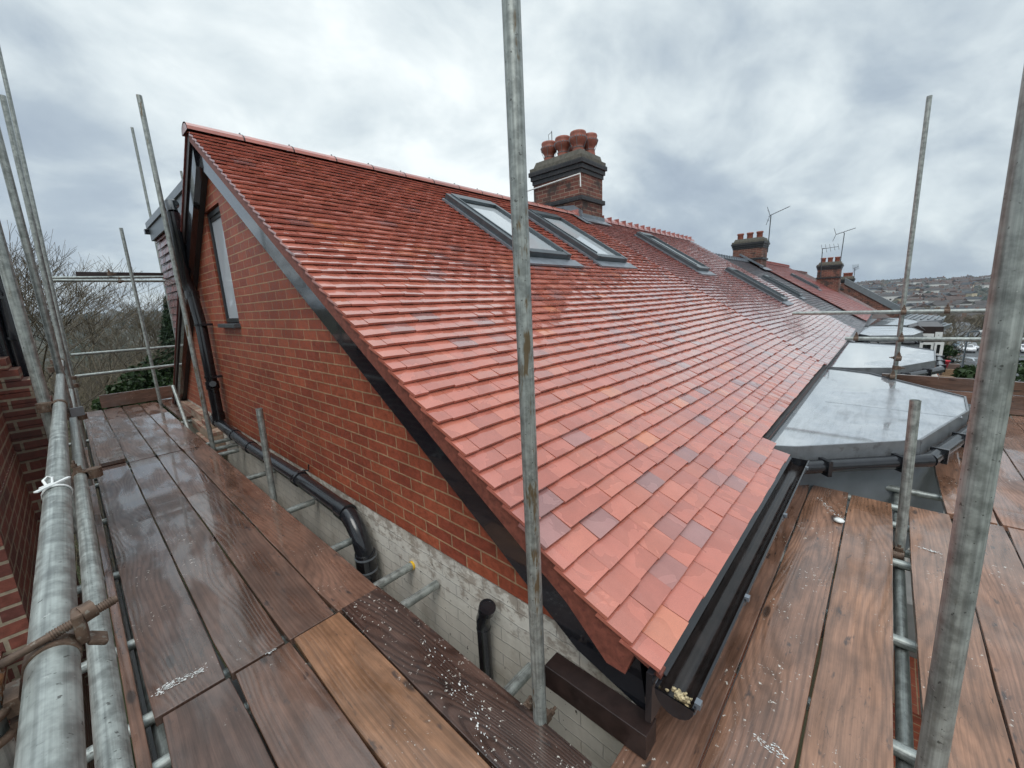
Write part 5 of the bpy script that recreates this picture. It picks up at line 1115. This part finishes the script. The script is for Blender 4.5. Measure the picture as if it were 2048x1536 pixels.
for k, (px, py, col, rz, lb) in enumerate(((1932, 703, 'white', .12, 'white car facing out at the back of the car park'), (1938, 699, 'silver', .12, 'silver car beside the white car at the back of the car park'), (1922, 697, 'blue', .15, 'blue grey car left of the white car at the back of the car park'),
    (1888, 712, 'silver', .5, 'silver car under the street tree'), (1897, 716, 'blue', .5, 'blue grey car next to the silver one under the street tree'), (1912, 724, 'red', .6, 'dark red car in the front row of the car park'), (1927, 728, 'black', .6, 'black car right of the dark red one'), (1944, 733, 'silver', .6, 'silver car in the front row nearest the thick pole'),
    (1881, 706, 'white', .5, 'white car farthest left, behind the bay roof'), (2043, 704, 'white', .3, 'white car at the right frame edge past the thick pole'), (1946, 742, 'black', .6, 'black car at the front corner of the car park'), (2044, 690, 'black', .3, 'dark car at the right frame edge behind the white one'))):
    loc = atz(px, py, CPZ)
    if col not in protos: protos[col] = root = car_mesh(CC[col])
    else:
        src = protos[col]; root = src.copy(); COL.objects.link(root)
        for ch in list(src.children):
            c2_ = ch.copy(); COL.objects.link(c2_); c2_.parent = root
    place_tree(root, loc, rz, lb)
# street tree, lamp, pot, hedge, fences and the porch roof below
for k, (px, y_, X, h, lb) in enumerate(((1878, 0, 66, 8.5, 'bushy bare street tree in front of the parked cars'), (1908, 0, 140, 11.5, 'brown bare tree behind the ribbed flat roofs'), (1936, 0, 138, 10.5, 'brown bare tree by the gabled houses'), (1862, 0, 110, 12.5, 'tall brown bare tree above the dark timbered house'), (1990, 0, 140, 11, 'bare tree glimpsed beyond the thick pole'))):
    c = atx(px, 700, X); bare_tree(X, c.y, h, lb, r=.2, depth=6, spread=.7, seed=50 + k, tn=(.1, .9), group='bare street trees on the right', minr=.02)
c = atx(1932, 690, 58); g = gz(58, c.y); zt = atx(1932, 665, 58).z; sl = thing('street_lamp', 'grey street lamp with pale head beside the car park', 'street lamp', (58, c.y, g)); MB().tube([(58, c.y, g), (58, c.y, zt), (58, c.y - .35, zt + .12), (58, c.y - .8, zt + .12)], .07, 8).build('post', M_FRAME, sl); MB().box((57.85, c.y - 1.25, zt + .06), (58.15, c.y - .7, zt + .2)).build('lamp_head', M_WHITEP, sl)
c = atx(1889, 735, 22); mb = MB(); mb.lathe((c.x, c.y, c.z), [(.0, 0), (.08, 0), (.115, .24), (.13, .24), (.13, .27), (.11, .27), (.10, .22), (0, .22)], 16); tag(mb.build('bucket', mat_simple('red_plastic', (.55, .03, .05), .4, 0, .1, 5)), 'bright red tub standing in the garden below the second bay', 'tub')
mb = MB(); a, b = atx(1886, 738, 21), atx(1935, 738, 21); mb.box((21, b.y, a.z - 1.6), (21.08, a.y, a.z)); tag(mb.build('garden_fence', M_RAW), 'sawn timber garden fence behind the dark hedge', 'fence')
mb = MB(); a, b = atx(1878, 752, 15), atx(1920, 754, 15); mb.box((15, b.y, a.z - 2.2), (15.08, a.y, a.z)); tag(mb.build('garden_fence', M_RAW), 'short timber fence panel beside the white porch roof', 'fence')
mb = MB(); a, b = atx(1884, 728, 24), atx(1920, 733, 24); mb.box((24, b.y, a.z - .8), (24.3, a.y, a.z)); tag(mb.build('garden_wall', HW[3]), 'low brown brick garden wall behind the red tub', 'wall')
for k, (px, py, X, rad, lb) in enumerate(((1940, 792, 17, .5, 'dark rounded hedge in front of the timber fence'), (2035, 790, 12, 1.0, 'dark hedge at the right frame edge below the toe board'), (1880, 708, 30, .6, 'yellow green shrub under the white framed windows'))):
    c = atx(px, py, X); leaf_mass('hedge', (c.x, c.y, c.z), rad, 4500, .06, M_LEAF, lb, 'hedge', seed=30 + k)
PW = thing('porch', 'neighbouring brick wall and white rendered porch roof under the second bay', 'porch', (12, -1.2, -6))
a, b = atx(1812, 742, 11.6), atx(1878, 744, 11.6); MB().box((11.6, b.y, a.z - 5), (12.6, a.y, a.z + .12)).build('brick_bay', mat_brick('orange_brick', (.42, .13, .06), (.30, .09, .045), (.35, .2, .12), rough=.7), PW)
mb = MB(); a, b = atx(1795, 748, 9.5), atx(1880, 760, 9.5); mb.prism([(9.5, b.y, b.z - .2), (9.5, a.y, a.z - .1), (9.5, a.y, a.z), (9.5, b.y, b.z)], (2.0, 0, 0)); mb.box((9.6, b.y + .02, -6), (11.4, a.y - .02, b.z - .25)); mb.build('porch_roof', M_RENDERW, PW)
# below the slot of the eaves walkway
c = atz(1800, 1355, -2.0); mb = MB(); mb.box((c.x - .35, c.y - .25, -6), (c.x + .35, c.y + .5, -2.0)); mb2 = thing('brick_pier', 'red brick pier with stone cap seen down through the slot between the boards', 'pier', (c.x, c.y, -6)); mb.build('brickwork', M_BRICK, mb2); MB().box((c.x + .36, c.y - .4, -2.2), (c.x + 1.0, c.y + .6, -1.85)).build('cap', M_PAVE, mb2)
c = atz(1880, 935, -5.9); leaf_mass('shrub', (c.x, c.y, -5.6), .8, 2500, .07, mat_leaf('fresh_leaf', (.05, .12, .02), (.16, .24, .03)), 'fresh green shrub far below the end of the bay gutter', 'shrub', seed=77)

# ------------------------------------------------------------------ damp air over the valley
hz = bpy.data.materials.new('haze'); hz.use_nodes = True; nt = hz.node_tree; nt.nodes.clear(); pv = nt.nodes.new('ShaderNodeVolumePrincipled'); pv.inputs['Color'].default_value = (.74, .85, .97, 1); pv.inputs['Density'].default_value = .00017; pv.inputs['Anisotropy'].default_value = .2
ho = nt.nodes.new('ShaderNodeOutputMaterial'); nt.links.new(pv.outputs[0], ho.inputs['Volume']); mb = MB(); mb.box((-5200, -5200, -24), (5200, 5200, 60)); hb = tag(mb.build('haze', hz), kind='stuff')
